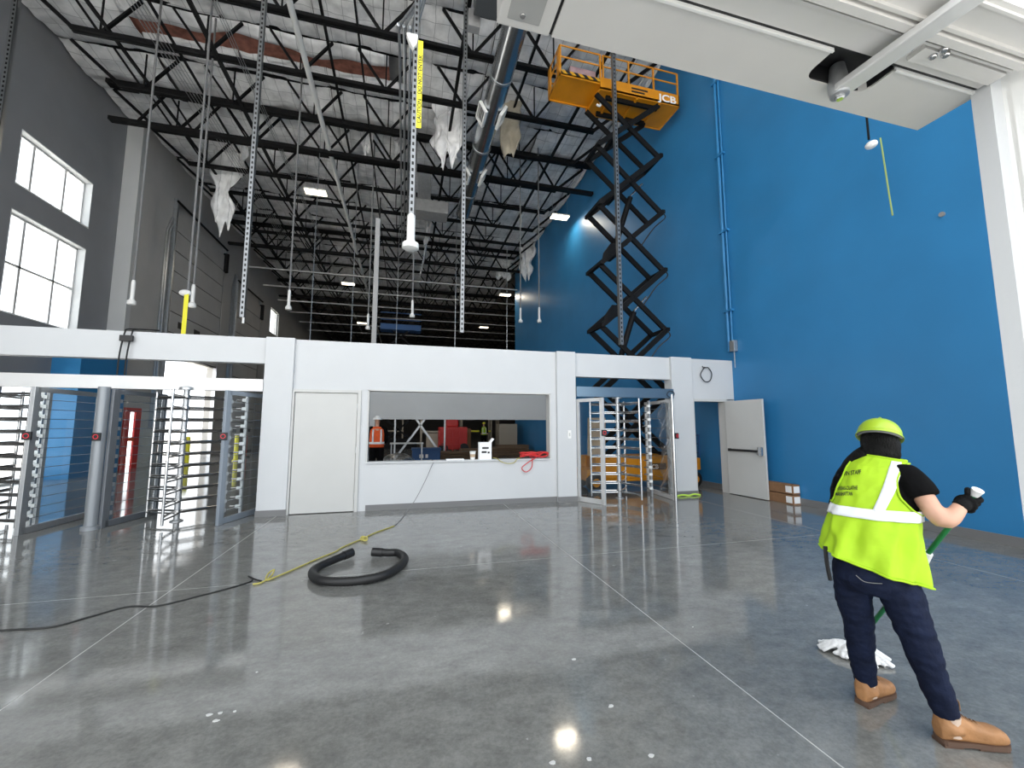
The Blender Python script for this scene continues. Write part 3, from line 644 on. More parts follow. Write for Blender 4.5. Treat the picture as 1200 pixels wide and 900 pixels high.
for (x0, x1, zb) in ((3.68, 4.82, PZ+.31), (4.9, 7.2, PZ+.34)):
    for y in (9.09, 9.95):
        for z in (PZ+.70, PZ+1.02): MB().tube([(x0, y, z), (x1, y, z)], .02, 8).build('guard_rail', M_YEL, sl, smooth=True)
        k = 2 if x1 < 5 else 4
        for i in range(k): x = x0+(x1-x0)*i/(k-1); MB().bar((x, y, zb-.1), (x, y, PZ+1.02), .04, .04).build('rail_post', M_YEL, sl)
MB().bx(3.65, 3.69, 9.12, 9.28, PZ+.3, PZ+1.02).build('rail_post', M_YEL, sl); MB().bx(3.65, 3.69, 9.76, 9.92, PZ+.3, PZ+1.02).build('rail_post', M_YEL, sl)
for z in (PZ+.70, PZ+1.02): MB().tube([(3.67, 9.1, z), (3.67, 9.94, z)], .02, 8).build('guard_rail', M_YEL, sl, smooth=True)
b_ = tag(MB().bx(4.05, 4.8, 9.3, 9.75, PZ+.23, PZ+.72).build('material_carton', mat('mauve_wrap', (.33, .22, .24), .7, var=.2), bev=.02), 'mauve wrapped bundle riding on the raised lift deck', 'bundle')
b_ = tag(MB().tube([(3.86, 9.5, PZ+.23), (3.86, 9.5, PZ+.66)], .13, 16).build('bucket', mat('grey_blue_bucket', (.20, .27, .34), .5), smooth=True), 'grey-blue bucket at the end of the raised lift deck', 'bucket')
tb_ = thing('tool_box', 'dark tool chest standing on the raised lift platform', 'tool box', (6.6, 9.5, PZ+.06))
MB().bx(6.25, 6.95, 9.3, 9.75, PZ+.06, PZ+.60).build('chest', M_BLACK, tb_, bev=.015); MB().bx(6.3, 6.9, 9.285, 9.30, PZ+.35, PZ+.38).build('handle', M_CHROME, tb_)
cs = MB(); cs.grid(lambda u, v: Vector((4.28+.50*u, 8.98+.05*math.sin(u*3)+.02*v, .80+.85*v)), 6, 4)
tag(MB().box((4.55, 9.22, 1.28), (.46, .06, .92), Matrix.Rotation(.06, 3, 'X')).build('kraft_sheet', M_CARDL, bev=.01), 'tan kraft packing board standing upright on the lift chassis', 'packing board')
# ================================================================== ROOF SERVICES
dc = thing('spiral_duct', 'long shiny spiral duct running away under the roof', 'duct', (2.3, 10, 11.0))
pts = [(2.3, 5+.1*i, 10.98) for i in range(125)]
MB().tube(pts, .30, 24, radii=[.30 if i % 2 else .304 for i in range(125)]).build('duct_pipe', M_DUCT, dc, smooth='all')
for y in (7.0, 9.9, 12.8, 15.6): MB().tube([(2.3, y-.04, 10.98), (2.3, y+.04, 10.98)], .315, 24).build('duct_band', M_GALV, dc, smooth=True)
for y in (11.2, 14.3):
    for s in (-1, 1):
        n = Vector((s*.86, 0, -.5)).normalized(); c = Vector((2.3, y, 10.98))+n*.32; sd = Vector((0, 1, 0)); up = n.cross(sd)
        rt = Matrix((sd, up, n)).transposed(); gf = MB()
        for (a, b, c1, d1) in ((0, .17, .62, .05), (0, -.17, .62, .05), (.29, 0, .05, .36), (-.29, 0, .05, .36)): gf.box(c+rt @ Vector((a, b, .03)), (c1, d1, .09), rt)
        g_ = gf.build('grille_frame', M_WPLAS, dc); MB().box(c+rt @ Vector((0, 0, .0)), (.56, .30, .03), rt).build('grille_core', M_BLACK, g_)
        for k in range(4): MB().box(c+rt @ Vector((0, -.11+.073*k, .03)), (.54, .012, .03), rt).build('grille_blade', M_WPLAS, g_)
CG = 'conduits running away under the roof'
for i, x in enumerate((-.36, -.24, -.10, .03)):
    tag(MB().tube(smooth_path([(x+.9-.18*i, 6.6, 11.5), (x+.5-.1*i, 8.6, 11.42), (x, 9.5, 11.25), (x, 10.5, 11.14), (x, 22, 11.14)]), .035, 8).build('conduit_pipe', M_GALV, smooth=True), 'bright metal conduit curving into a run beside the spiral duct', 'conduit', CG)
tag(MB().tube([(-2.85, 4, 11.4), (-2.85, 60, 11.4)], .075, 10).build('sprinkler_pipe', M_LAMPH, smooth=True), 'pale sprinkler main running away under the joists', 'pipe')
for i in range(5): tag(MB().tube([(-6.55+.09*i, 5, 11.46+.01*(i % 2)), (-6.6+.09*i, 46, 11.46)], .011, 5).build('roof_cable', M_GALV), 'thin pale cable strung along the joists by the grey wall', 'cable', 'thin cables under the roof')
for i in range(3): tag(MB().tube([(-4.62+.06*i, 5, 11.45), (-4.6+.06*i, 46, 11.45)], .011, 5).build('roof_cable', M_GALV), 'thin pale cable strung along the joists by the sprinkler main', 'cable', 'thin cables by the sprinkler main')
for i in range(3): tag(MB().tube([(2.75, 8.40+.12*i, 11.47), (XB, 8.40+.12*i, 11.47)], .035, 8).build('conduit_pipe', M_GALV, smooth=True), 'metal conduit crossing over the scissor lift to the blue wall', 'conduit', 'conduits over the lift')
for i in range(6): tag(MB().tube([(XD, 27.3+3.4*i, 11.2), (14, 27.3+3.4*i, 11.2)], .05, 6).build('branch_pipe', M_LAMPH), 'pale branch pipe crossing the dark far roof', 'pipe', 'branch pipes in the far roof')
uh = thing('unit_heater', 'grey boxy air unit hung beside the spiral duct', 'air unit', (.7, 17.3, 10.6))
MB().bx(.15, 1.6, 16.9, 17.75, 10.62, 11.15).build('casing', M_DECK, uh, bev=.02); MB().bx(.3, .85, 17.0, 17.6, 11.15, 12.66).build('riser', M_GALV, uh)
eb = thing('junction_cabinet', 'dark electrical cabinet hung between roof conduits near the duct', 'cabinet', (1.45, 8.3, 11.0))
MB().bx(1.30, 1.85, 8.0, 8.5, 11.0, 11.52).build('cabinet_box', mat('dark_grey_enamel', (.06, .065, .07), .5), eb, bev=.02); MB().bx(1.22, 1.50, 8.7, 8.9, 10.95, 11.4).build('side_box', M_DECK, eb, bev=.01)
def scrap(x, y, wd, ht, label, name='insulation_scrap', ma=None, seed=0):
    p = onZ(x, y, 12.72); rn = random.Random(seed+int(x)); ph = [rn.uniform(0, 6) for _ in range(6)]
    def fn(u, v):
        k = max(.25, 1-.45*v+.4*mn.noise(Vector((v*4+ph[4], seed, 1))))
        n1 = mn.noise(Vector((u*3+ph[0], v*4, seed))); n2 = mn.noise(Vector((u*6, v*9+ph[1], seed+3)))
        return p+CR*((u-.5)*wd*k+.28*mn.noise(Vector((v*2.5, ph[2], 0)))*v)+Vector((0, 1, 0))*(.22*n1+.10*n2)+Vector((0, 0, .03-v*ht*(1+.35*mn.noise(Vector((u*3.5, ph[3], 0))))+.05*n2*v))
    mb = MB(); mb.grid(fn, 14, 22); return tag(mb.build(name, ma or M_FOIL, smooth='all', thick=.008), label, 'insulation scrap', None)
scrap(528, 118, 1.3, 2.3, 'large torn white insulation flap hanging left of the spiral duct')
scrap(266, 176, 1.15, 3.2, 'translucent plastic film hanging from the joists near the dock wall', 'hanging_film', M_FOIL, 5)
scrap(286, 172, .4, 1.2, 'small pale plastic shred hanging beside the larger film', 'hanging_film', M_FOIL, 9)
scrap(597, 118, .9, 1.9, 'beige torn insulation hanging right of the duct grille', 'insulation_scrap', mat('beige_batt', (.42, .38, .30), .8, var=.1), 3)
scrap(432, 150, .5, 1.1, 'narrow white insulation tongue hanging over the joists', seed=4)
scrap(468, 165, .35, 1.2, 'white insulation strip hanging beside the taped strut', seed=6)
scrap(618, 285, 1.0, 2.2, 'white insulation rag drooping at the top of the blue wall', seed=7)
scrap(590, 300, 1.4, 1.6, 'torn foil bundle hanging short of the blue wall corner', seed=8)
scrap(502, 255, .4, 1.6, 'thin white insulation ribbon hanging under the air unit', seed=2)
# lamps
def lamp(px, py, label, pw=42):
    p = onZ(px, py, 11.15); t = thing('high_bay_light', label, 'ceiling light', p, 'high bay lights under the roof')
    MB().box(p+Vector((0, 0, .06)), (.85, .42, .07)).build('housing', M_LAMPH, t, bev=.01)
    for s in (-1, 1): MB().box(p+Vector((0, .12*s, .012)), (.80, .16, .022)).build('diffuser', M_LAMP, t)
    for s in (-1, 1): MB().tube([p+Vector((.36*s, 0, .09)), p+Vector((.36*s, 0, 1.85))], .008, 5).build('hanger', M_GALV, t)
    l = bpy.data.lights.new('lamp_light', 'AREA'); l.shape = 'RECTANGLE'; l.size = .80; l.size_y = .38; l.energy = pw; l.color = (1, .88, .70)
    o = bpy.data.objects.new('lamp_light', l); COL.objects.link(o); o.parent = t; o.location = (0, 0, -.03)
for px, py, lb in ((370, 226, 'lit warm high bay light beside the pale sprinkler main'), (408, 333, 'lit high bay light deep under the dark roof'), (424, 379, 'lit high bay light deep under the dark roof'), (567, 384, 'lit high bay light deep under the dark roof'), (656, 255, 'lit high bay light close to the blue wall')): lamp(px, py, lb)
lamp(592, 346, 'lit high bay light at the far corner of the blue wall')
# ================================================================== DROPS HANGING FROM THE ROOF
def drop(kind, px, py, Y, label, group=None, ztop=13.0):
    p = onY(px, py, Y); x, y, z = p; t = thing({'strut': 'hanging_strut', 'cond': 'hanging_conduit', 'rod': 'hanger_rod'}[kind.split('_')[0]], label, {'strut': 'strut', 'cond': 'conduit', 'rod': 'rod'}[kind.split('_')[0]], p, group)
    zs = z+(.5 if 'white' in kind else 0)
    if kind.startswith('strut'):
        m = MB(); m.bx(x-.045, x+.045, y-.045, y-.038, zs, ztop); m.bx(x-.045, x-.038, y-.045, y+.045, zs, ztop); m.bx(x+.038, x+.045, y-.045, y+.045, zs, ztop)
        m.build('channel', M_STRUT, t)
    elif kind.startswith('cond'): MB().tube([(x, y, zs), (x, y, ztop)], .026, 8).build('pipe', M_BASE, t, smooth=True)
    else: MB().tube([(x, y, z), (x, y, ztop)], .015, 6).build('pipe', M_GALV, t, smooth=True)
    if 'white' in kind:
        k = 1.5 if kind.startswith('strut') else 1
        MB().lathe([(.075*k, 0), (.085*k, .01), (.085*k, .09), (.05*k, .12), (.042*k, .16), (.042*k, .55), (.03, .60)], 14, p).build('end_fitting', M_WPLAS, t, smooth=True)
    return t, p
t1, _ = drop('strut', 284, 372, 9.2, 'perforated strut channel hanging over the white beam near the dock wall')
MB().tube([_+Vector((.02, 0, .5)), _+Vector((.02, 0, -.12))], .022, 8).build('pipe_end', M_WPLAS, t1, smooth=True)
t2, p2 = drop('strut_white', 481, 292, 6.4, 'perforated strut with yellow caution tape and a white end fitting')
zt0, zt1 = onY(485, 152, 6.4).z, onY(486, 50, 6.4).z
tp = MB().bx(p2.x+.035, p2.x+.115, p2.y-.06, p2.y-.055, zt0, zt1).build('caution_tape', M_YTAPE, t2)
tm = 'CAUTION   DO NOT ENTER'
text('tape_lettering', tm, .085, M_INK, tp, (p2.x+.107, p2.y-.0605, zt0+.08), (0,0,1), (-1,0,0), sx=1.12)
cw = MB(); zc = onY(477, 50, 6.4).z
cw.prism([(p2.x-.16, p2.y-.1, zc+.10), (p2.x+.03, p2.y-.1, zc+.10), (p2.x+.02, p2.y-.1, zc-.06), (p2.x-.04, p2.y-.1, zc-.16), (p2.x-.12, p2.y-.1, zc-.02)], (0, .12, 0)); cw.build('white_wrap', M_WPLAS, t2, bev=.02)
drop('strut', 541, 390, 8.9, 'bare perforated strut hanging beside the spiral duct')
t4, p4 = drop('strut', 728, 404, 8.72, 'perforated strut hanging in front of the scissor arms')
drop('strut', -8, 200, 11.0, 'perforated strut hanging close to the grey wall windows')
WG = 'thin conduits with white ends hanging past the partition'
drop('cond_white', 154, 357, 11.5, 'dark conduit with a white end hanging before the pale wall return')
drop('cond_white', 225, 360, 12.0, 'dark conduit with a white end hanging before the raised dock door')
t7, p7 = drop('cond', 220, 345, 10.8, 'conduit wrapped in yellow tape hanging before the raised dock door')
MB().bx(p7.x-.045, p7.x+.045, p7.y-.05, p7.y-.045, p7.z-1.05, p7.z).build('yellow_tape', M_YTAPE, t7); MB().ell((p7.x-.05, p7.y, p7.z+.03), (.13, .08, .08), None, 10, 6).build('white_wrap', M_WPLAS, t7, smooth=True)
drop('cond_white', 338, 363, 13.0, 'dark conduit with a white end hanging between two high struts')
for q in ((483, 372, 14.0), (431, 386, 16.0)): drop('cond_white', *q, 'thin conduit with a white end hanging by the standing pole', WG)
for q in ((610, 378, 15.4), (632, 378, 14.6)): drop('cond_white', *q, 'thin conduit with a white end hanging before the blue wall', 'conduit drops by the blue wall')
for q in ((363, 402, 15), (411, 404, 17), (464, 406, 20), (533, 408, 20), (594, 412, 22)): drop('rod', *q, 'thin pale hanger rod dropping behind the partition top', 'hanger rods behind the partition')
pp = onY(438, 402, 8.13); pt_ = thing('standing_pole', 'bright metal pole standing on top of the white partition', 'pole', (pp.x, 8.13, TOP))
ztp = onY(445, 257, 8.13).z
MB().bx(pp.x-.045, pp.x+.045, 8.085, 8.175, TOP, ztp).build('pole_shaft', mat('dull_pole_steel', (.22, .22, .22), .6, .3), pt_, bev=.01); MB().tube([(pp.x+.03, 8.13, ztp), (pp.x+.03, 8.13, ztp+.45)], .014, 6).build('pole_rod', M_STEELB, pt_)
# conduit and hooks on the blue wall
bp_ = thing('wall_conduit', 'blue painted conduit pair running down the blue wall to a junction box', 'conduit', (XB, 8.05, 3.3))
for dy in (0, -.11): MB().tube([(XB-.05, 8.05+dy, 3.55 if dy else 3.3), (XB-.05, 8.05+dy, 12.6)], .04 if not dy else .022, 10).build('conduit', M_BLUE, bp_, smooth=True)
for z in (4.3, 6.3, 8.3, 10.3): MB().box((XB-.05, 8.0, z), (.11, .26, .05)).build('strap', M_BLUE, bp_)
MB().box((XB-.06, 7.90, 3.42), (.11, .14, .26)).build('junction_box', M_SATIN, bp_, bev=.01); MB().tube([(XB-.05, 7.9, 2.9), (XB-.05, 7.9, 3.3)], .012, 6).build('tail', M_GALV, bp_)
wp = onX(1103, 251, XB-.03); tag(MB().tube([wp, wp+Vector((.03, 0, 0))], .035, 12).build('wall_sensor', M_DECK, smooth=True), 'small round white sensor high on the blue wall', 'sensor')
hk = thing('hanging_hook', 'white hook with a frayed yellow-green ribbon hanging before the blue wall', 'hook', onX(1019, 172, 6.9))
h0 = hk.location.copy()
MB().tube([h0+Vector((0, 0, .12)), (h0.x, h0.y, 12.7)], .016, 6).build('hanger', M_STEELB, hk)
MB().ell(h0+Vector((-.02, -.04, 0)), (.07, .085, .06), None, 12, 8).build('white_wrap', M_WPLAS, hk, smooth=True)
MB().tube(smooth_path([h0+Vector((.02, -.14, .05)), h0+Vector((.02, -.16, -.4)), h0+Vector((.03, -.17, -.8)), h0+Vector((.03, -.19, -1.22))]), .011, 5).build('ribbon', mat('yellow_green_ribbon', (.28, .36, .10), .6), hk)
# ================================================================== DOCK DOORS
def dock_door(y0, y1, z0, n, label, ph=.86):
    t = thing('sectional_door', label, 'dock door', (XD, (y0+y1)/2, z0)); xp = XD+.12
    for i in range(n):
        z = z0+ph*i
        p = MB().bx(xp, xp+.05, y0, y1, z+.02, z+ph-.02).build('door_panel', M_LGREY, t, bev=.008)
        MB().bx(xp-.005, xp+.03, y0, y1, z-.035, z+.03).build('panel_joint', M_BLACK, p)
        if i == 1:
            for k in range(3):
                c = y0+(y1-y0)*(.2+.3*k); MB().bx(xp+.045, xp+.058, c-.28, c+.28, z+.28, z+.56).build('vision_pane', M_BLACK, p, bev=.004)
    for y in (y0-.08, y1+.08):
        MB().bx(XD+.01, XD+.17, y-.05, y+.05, 0, z0+ph*n+.5).build('guide_track', M_GALV, t)
    MB().tube([(XD+.2, y0-.2, z0+ph*n+.35), (XD+.2, y1+.2, z0+ph*n+.35)], .05, 8).build('spring_shaft', M_STEELB, t, smooth=True)
    MB().tube([(XD+.2, y1+.1, z0+ph*n+.1), (XD+.2, y1+.1, z0+ph*n-.9)], .14, 10).build('operator_drum', M_STEELB, t, smooth=True)
    for dy in (-.35, -.5): MB().tube([(XD+.05, y0+dy, 1.5), (XD+.05, y0+dy, 9.5), (XD+.05, y0+dy+.3, 10.2)], .04, 6).build('side_conduit', M_GALV, t, smooth=True)
dock_door(19.5, 24.1, 4.55, 7, 'grey sectional dock door raised above its bright opening')
dock_door(26.2, 30.0, 0.05, 11, 'closed grey sectional dock door beyond the raised one')
fw = sthing('window_4', (XD, 33.6, 8.4), 'small bright window high in the far dock wall')
f = MB(); f.bx(XD-.2, XD-.12, 32.6, 34.6, 8.4, 8.46).bx(XD-.2, XD-.12, 32.6, 34.6, 10.14, 10.2).bx(XD-.2, XD-.12, 32.6, 32.68, 8.4, 10.2).bx(XD-.2, XD-.12, 34.52, 34.6, 8.4, 10.2); f.build('window_frame', M_ALU, fw)
MB().bx(XD-.165, XD-.155, 32.68, 34.52, 8.46, 10.14).build('pane', M_GLASS, fw)
BG = 'yellow bollards by the raised dock door'
for (px, py) in ((218, 546), (276, 540)):
    p = onZ(px, py, 0); b = thing('bollard', 'yellow steel bollard standing inside by the raised dock door', 'bollard', p, BG)
    MB().lathe([(.085, .05), (.085, 1.05), (.06, 1.12), (.02, 1.14)], 14, p).build('post', M_YTAPE, b, smooth=True); MB().lathe([(.14, 0), (.14, .05)], 14, p).build('base_plate', M_YTAPE, b)
p = onZ(287, 536, 0); b = thing('delineator_post', 'orange-red delineator post beside the yellow bollard', 'delineator', p)
MB().lathe([(.06, .06), (.05, 1.05), (.03, 1.1)], 12, p).build('post', M_ORANGE, b, smooth=True); MB().lathe([(.2, 0), (.2, .06)], 14, p).build('base', M_RUBBER, b)
# ================================================================== FLOOR CLUTTER
def F(px, py, z): p = onZ(px, py, 0); return Vector((p.x, p.y, z))
hp_ = smooth_path([F(404, 657, .06), F(390, 662, .05), F(371, 671, .048), F(366, 679, .048), F(376, 686, .048), F(398, 688, .048), F(424, 686, .048), F(452, 679, .048), F(470, 667, .048), F(474, 659, .048), F(466, 653, .048), F(455, 653, .05), F(446, 653, .055)], 12)
ho = thing('flexible_hose', 'curved black ribbed hose lying on the concrete floor', 'hose', F(420, 672, 0))
MB().tube(hp_, .05, 12, radii=[.044 if i % 2 else .040 for i in range(len(hp_))]).build('hose_body', M_RUBBER, ho, smooth='all')
for a, b in ((hp_[0], hp_[1]), (hp_[-1], hp_[-2])):
    d = (a-b).normalized(); MB().tube([a-d*.02, a+d*.10], .049, 14).build('hose_cuff', M_BLACK, ho, smooth=True)
cable('extension_cord', [F(-60, 746, .007), F(0, 740, .007), F(60, 736, .007), F(105, 724, .007), F(150, 712, .007), F(185, 711, .007), F(235, 699, .007), F(280, 687, .007), F(296, 681, .009), F(291, 679, .03), F(298, 680, .012), F(306, 682, .010)], .0075, M_RUBBER, 'black extension cord snaking across the concrete floor', 'cord')
yc = thing('extension_cord', 'yellow extension cord knotted to the black cord and rising to the counter window', 'cord', F(400, 645, 0))
MB().tube(smooth_path([F(296, 686, .01), F(306, 684, .01), F(317, 677, .012), F(321, 673, .045), F(314, 676, .03), F(312, 681, .012), F(322, 678, .012), F(345, 668, .01), F(372, 656, .01), F(392, 648, .01), F(402, 642, .01), F(425, 632, .01), F(440, 625, .01), F(462, 617, .008)], 8), .0085, 8).build('heavy_cord', M_YCORD, yc, smooth=True)
MB().tube(smooth_path([F(462, 617, .008), F(470, 609, .006), F(476, 602, .03), onY(487, 585, 7.75), onY(499, 562, 7.9), onY(505, 548, 7.97), onY(508, 541, 8.05), (.52, 8.2, .884)], 8), .006, 6).build('thin_lead', M_BASE, yc, smooth=True)
k_ = MB()
for q in range(3): k_.tube([F(425+1.5*q, 633+q*.4, .012)+Vector((.03*math.cos(a), .02*math.sin(a), .022*math.sin(a)+.012)) for a in [i*2*math.pi/10 for i in range(10)]], .008, 6, closed=True)
k_.build('cord_knot', M_YCORD, yc, smooth=True)
FG = 'pale flakes scattered on the concrete floor'
for i, (px, py, s) in enumerate(((245, 838, .03), (258, 836, .026), (253, 845, .03), (275, 834, .02), (673, 773, .03), (716, 828, .03), (763, 886, .028), (690, 890, .03), (648, 894, .03), (812, 735, .012), (301, 788, .014))):
    s *= .55; p = F(px, py, .0); rn = random.Random(i); n = 7
    po = [p+Vector((s*rn.uniform(.6, 1.2)*math.cos(2*math.pi*j/n), s*.7*rn.uniform(.6, 1.1)*math.sin(2*math.pi*j/n), 0)) for j in range(n)]
    tag(MB().prism(po, (0, 0, .004)).build('plaster_flake', M_FLAKE), 'small pale plaster flake lying on the concrete floor', 'flake', FG)
for i in range(2):
    z = .20*i; bx_ = thing('flat_carton', ('lower' if i == 0 else 'upper')+' long brown flat-pack carton stacked against the blue wall', 'carton', (7.37, 6.75, z))
    MB().bx(7.37, 7.54, 6.50, 7.62, z, z+.185).build('carton_body', M_CARD, bx_, bev=.006)
    MB().bx(7.385, 7.525, 6.495, 6.501, z+.03, z+.155).build('end_label', M_PAPER, bx_)
    MB().bx(7.364, 7.371, 6.53, 6.66, z+.03, z+.155).build('side_label', M_PAPER, bx_)
tag(MB().tube(smooth_path([(5.80, 7.93, .012), (5.95, 7.94, .03), (6.1, 7.92, .015), (6.25, 7.94, .035), (6.40, 7.93, .012)], 6), .02, 6).build('tape_strip', mat('lime_tape', (.55, .80, .10), .5), smooth=True), 'crumpled lime-yellow tape at the foot of the pilaster', 'tape')
# counter things
SZ = .872
sb = thing('white_carton', 'white carton with dark print standing on the counter', 'carton', (1.58, 8.15, SZ))
MB().bx(1.45, 1.70, 8.08, 8.22, SZ, SZ+.34).build('carton_body', M_PAPER, sb, bev=.006)
MB().prism([(1.70, 8.1, SZ+.33), (1.76, 8.1, SZ+.40), (1.72, 8.1, SZ+.42), (1.66, 8.1, SZ+.34)], (0, .1, 0)).build('flap', M_PAPER, sb)
for a, b, z in ((1.51, 1.64, .21), (1.50, 1.60, .13), (1.62, 1.66, .12)): MB().bx(a, b, 8.076, 8.081, SZ+z, SZ+z+.035).build('print_mark', M_INK, sb)
cu = thing('paper_cup', 'white paper cup with handle sleeve on the counter beside the white carton', 'cup', (1.33, 8.14, SZ))
MB().lathe([(.045, 0), (.06, .16), (.062, .165)], 16, (1.33, 8.14, SZ)).build('cup_body', M_WPLAS, cu, smooth=True); MB().lathe([(.0505, .05), (.058, .11)], 16, (1.33, 8.14, SZ)).build('sleeve', M_CARDL, cu, smooth=True)
tag(MB().box((.98, 8.14, SZ+.012), (.34, .12, .024)).build('paper_stack', M_PAPER), 'thin white stack of papers lying on the counter', 'papers')
rc = thing('cord_bundle', 'tangled red cord bundle hanging over the end of the counter', 'cord', (2.6, 8.12, SZ))
rn = random.Random(5); pts = []
for i in range(46):
    a = i*.62; pts.append((2.62+(.16+.10*rn.random())*math.cos(a)*1.25, 8.13+.055*math.sin(a), SZ+.03+.10*rn.random()))
MB().tube(smooth_path(pts, 4), .010, 6).build('coils', M_REDC, rc, smooth=True)
MB().tube(smooth_path([(2.5, 8.1, SZ+.04), (2.52, 8.0, SZ+.02), (2.50, 7.985, .70), (2.38, 7.985, .62), (2.30, 7.985, .70), (2.42, 7.99, .80), (2.6, 8.0, SZ+.03), (2.62, 8.1, SZ+.05)], 6), .009, 6).build('loop', M_REDC, rc, smooth=True)
cable('thin_lead', [(1.74, 8.12, SZ+.03), (1.80, 8.02, SZ+.02), (1.88, 7.985, .83), (2.02, 7.985, .795), (2.14, 7.985, .81), (2.22, 8.02, SZ+.012), (2.3, 8.1, SZ+.012)], .008, M_YCORD, 'pale lead sagging from the white carton over the counter edge', 'cord')
# ================================================================== DIM WAREHOUSE BEYOND
rk = random.Random(11)
for i, (x, y) in enumerate(((1.2, 30), (4.5, 33), (8.2, 36), (11.5, 34), (-2.5, 36), (13.6, 40))):
    t = thing('pallet_rack', 'tall steel rack frame with cross braces in the dim warehouse', 'rack', (x, y, 0), 'rack frames in the dim warehouse')
    for dx in (0, 2.4):
        for dy in (0, 1.0): MB().bx(x+dx-.05, x+dx+.05, y+dy-.05, y+dy+.05, 0, 4.6).build('upright', M_RACK, t)
        for z in (.3, 1.5, 2.7): MB().bar((x+dx, y, z), (x+dx, y+1, z+1.1), .04, .04).build('brace', M_RACK, t)
    for z in (1.1, 2.3, 3.6): 
        MB().bx(x, x+2.4, y-.04, y+.04, z, z+.12).build('beam', M_YTAPE if i % 2 else M_RACK, t); MB().bx(x, x+2.4, y+.96, y+1.04, z, z+.12).build('beam', M_RACK, t)
st = thing('steel_trestle', 'grey crossed steel frame near the orange-vested worker', 'steel frame', (.9, 20, 0))
for a, b in (((-.4, 20, 0), (1.9, 20, 3.2)), ((1.9, 20, 0), (-.4, 20, 3.2)), ((-.4, 20, 0), (-.4, 20, 3.2)), ((1.9, 20, 0), (1.9, 20, 3.2)), ((-.4, 20, 2.9), (1.9, 20, 2.9))): MB().bar(a, b, .07, .09).build('strut', M_GALV, st)
rm = thing('red_machine', 'red machine with mesh cage standing in the dim warehouse', 'machine', (2.4, 24, 0))
MB().bx(2.0, 3.6, 24, 25.2, .2, 1.5).build('machine_body', M_RED, rm, bev=.05); MB().bx(2.4, 3.1, 24.2, 25, 1.5, 2.3).build('hood', M_RED, rm, bev=.08)
for x in (1.9, 2.3, 2.7, 3.1): MB().bar((x, 23.5, 0), (x, 23.5, 1.35), .05, .05).build('cage_post', M_RED, rm)
for z in (.5, .9, 1.3): MB().bar((1.9, 23.5, z), (3.1, 23.5, z), .05, .05).build('cage_rail', M_RED, rm)
for x in (2.2, 3.4): MB().tube([(x, 23.95, .28), (x, 24.2, .28)], .28, 16).build('wheel', M_RUBBER, rm, smooth=True)
bn = thing('blue_bin', 'blue plastic bin with pale lettering beside the steel frame', 'bin', (.9, 17.2, 0))
MB().bx(.35, 1.45, 16.9, 17.6, .05, .62).build('bin_body', M_BIN, bn, bev=.03); MB().bx(.32, 1.48, 16.87, 17.63, .58, .66).build('rim', M_BIN, bn, bev=.01)
for a, b in ((.62, .78), (.86, .96)): MB().bx(a, b, 16.893, 16.9, .28, .42).build('print_mark', M_WPLAS, bn)
wt = thing('work_table', 'pale folding work table beside the orange-vested worker', 'table', (.0, 16.6, 0))
MB().bx(-.5, .75, 16.3, 16.9, .86, .90).build('table_top', M_WPLAS, wt)
for x in (-.45, .7):
    for y in (16.35, 16.85): MB().bar((x, y, 0), (x, y, .86), .03, .03).build('leg', M_GALV, wt)
for i, (x, y) in enumerate(((2.4, 18.3), (3.6, 20.2), (5.2, 21.5), (6.3, 24.0))):
    t = thing('timber_pallet_stack', 'low stack of timber boards lying on the warehouse floor', 'timber stack', (x, y, 0), 'timber stacks on the warehouse floor')
    for k in range(4):
        for j in range(5): MB().bx(x-.9, x+.9, y-.5+.2*j, y-.5+.2*j+.15, .02+.11*k, .02+.11*k+.09).build('board', M_WOOD, t)
ps = MB().ell((-.15, 14.6, .30), (.55, .4, .30), None, 18, 10)
for v in ps.v: v += Vector((rk.uniform(-.03, .03), rk.uniform(-.03, .03), rk.uniform(-.02, .04)))
tag(ps.build('plastic_heap', M_FILM, smooth='all'), 'crumpled heap of clear plastic on the floor beside the orange-vested worker', 'plastic heap')
for i in range(7): 
    x, y = 2.0+i*.0+[0, 1.5, 4.5, 7.5, 9.4, 11.6, 13.8][i], (26.6 if i < 3 else 30.2)+rk.uniform(-.5, .5); c = M_CARD if i % 2 else M_RACK
    t = thing('crate', 'dark shipping crate on the dim warehouse floor', 'crate', (x, y, 0), 'crates on the dim warehouse floor')
    MB().bx(x-.6, x+.6, y-.5, y+.5, .12, 1.1+.3*(i % 3)).build('crate_body', c, t, bev=.02)
    for dx in (-.5, 0, .5): MB().bx(x+dx-.06, x+dx+.06, y-.5, y+.5, 0, .12).build('skid', M_WOOD, t)
bl = thing('boom_lift', 'small dark blue lift platform raised under the far dark roof', 'lift', (.6, 30, 0))
p = onY(470, 380, 30); MB().bx(p.x-1.4, p.x+1.4, 29.6, 30.6, p.z-.5, p.z-.1).build('platform', M_BIN, bl); 
for z in (.2, .7): MB().tube([(p.x-1.4, 29.6, p.z+z), (p.x+1.4, 29.6, p.z+z)], .03, 6).build('guard_rail', M_BIN, bl)
for i in range(5):
    a, b = (p.z-.6)*i/5+.6, (p.z-.6)*(i+1)/5+.4
    MB().bar((p.x-.9, 30, a), (p.x+.9, 30, b), .1, .12).build('scissor_arm', M_STEELB, bl); MB().bar((p.x+.9, 30, a), (p.x-.9, 30, b), .1, .12).build('scissor_arm', M_STEELB, bl)
MB().bx(p.x-1.3, p.x+1.3, 29.5, 30.6, 0.0, .7).build('chassis', M_STEELB, bl, bev=.03)
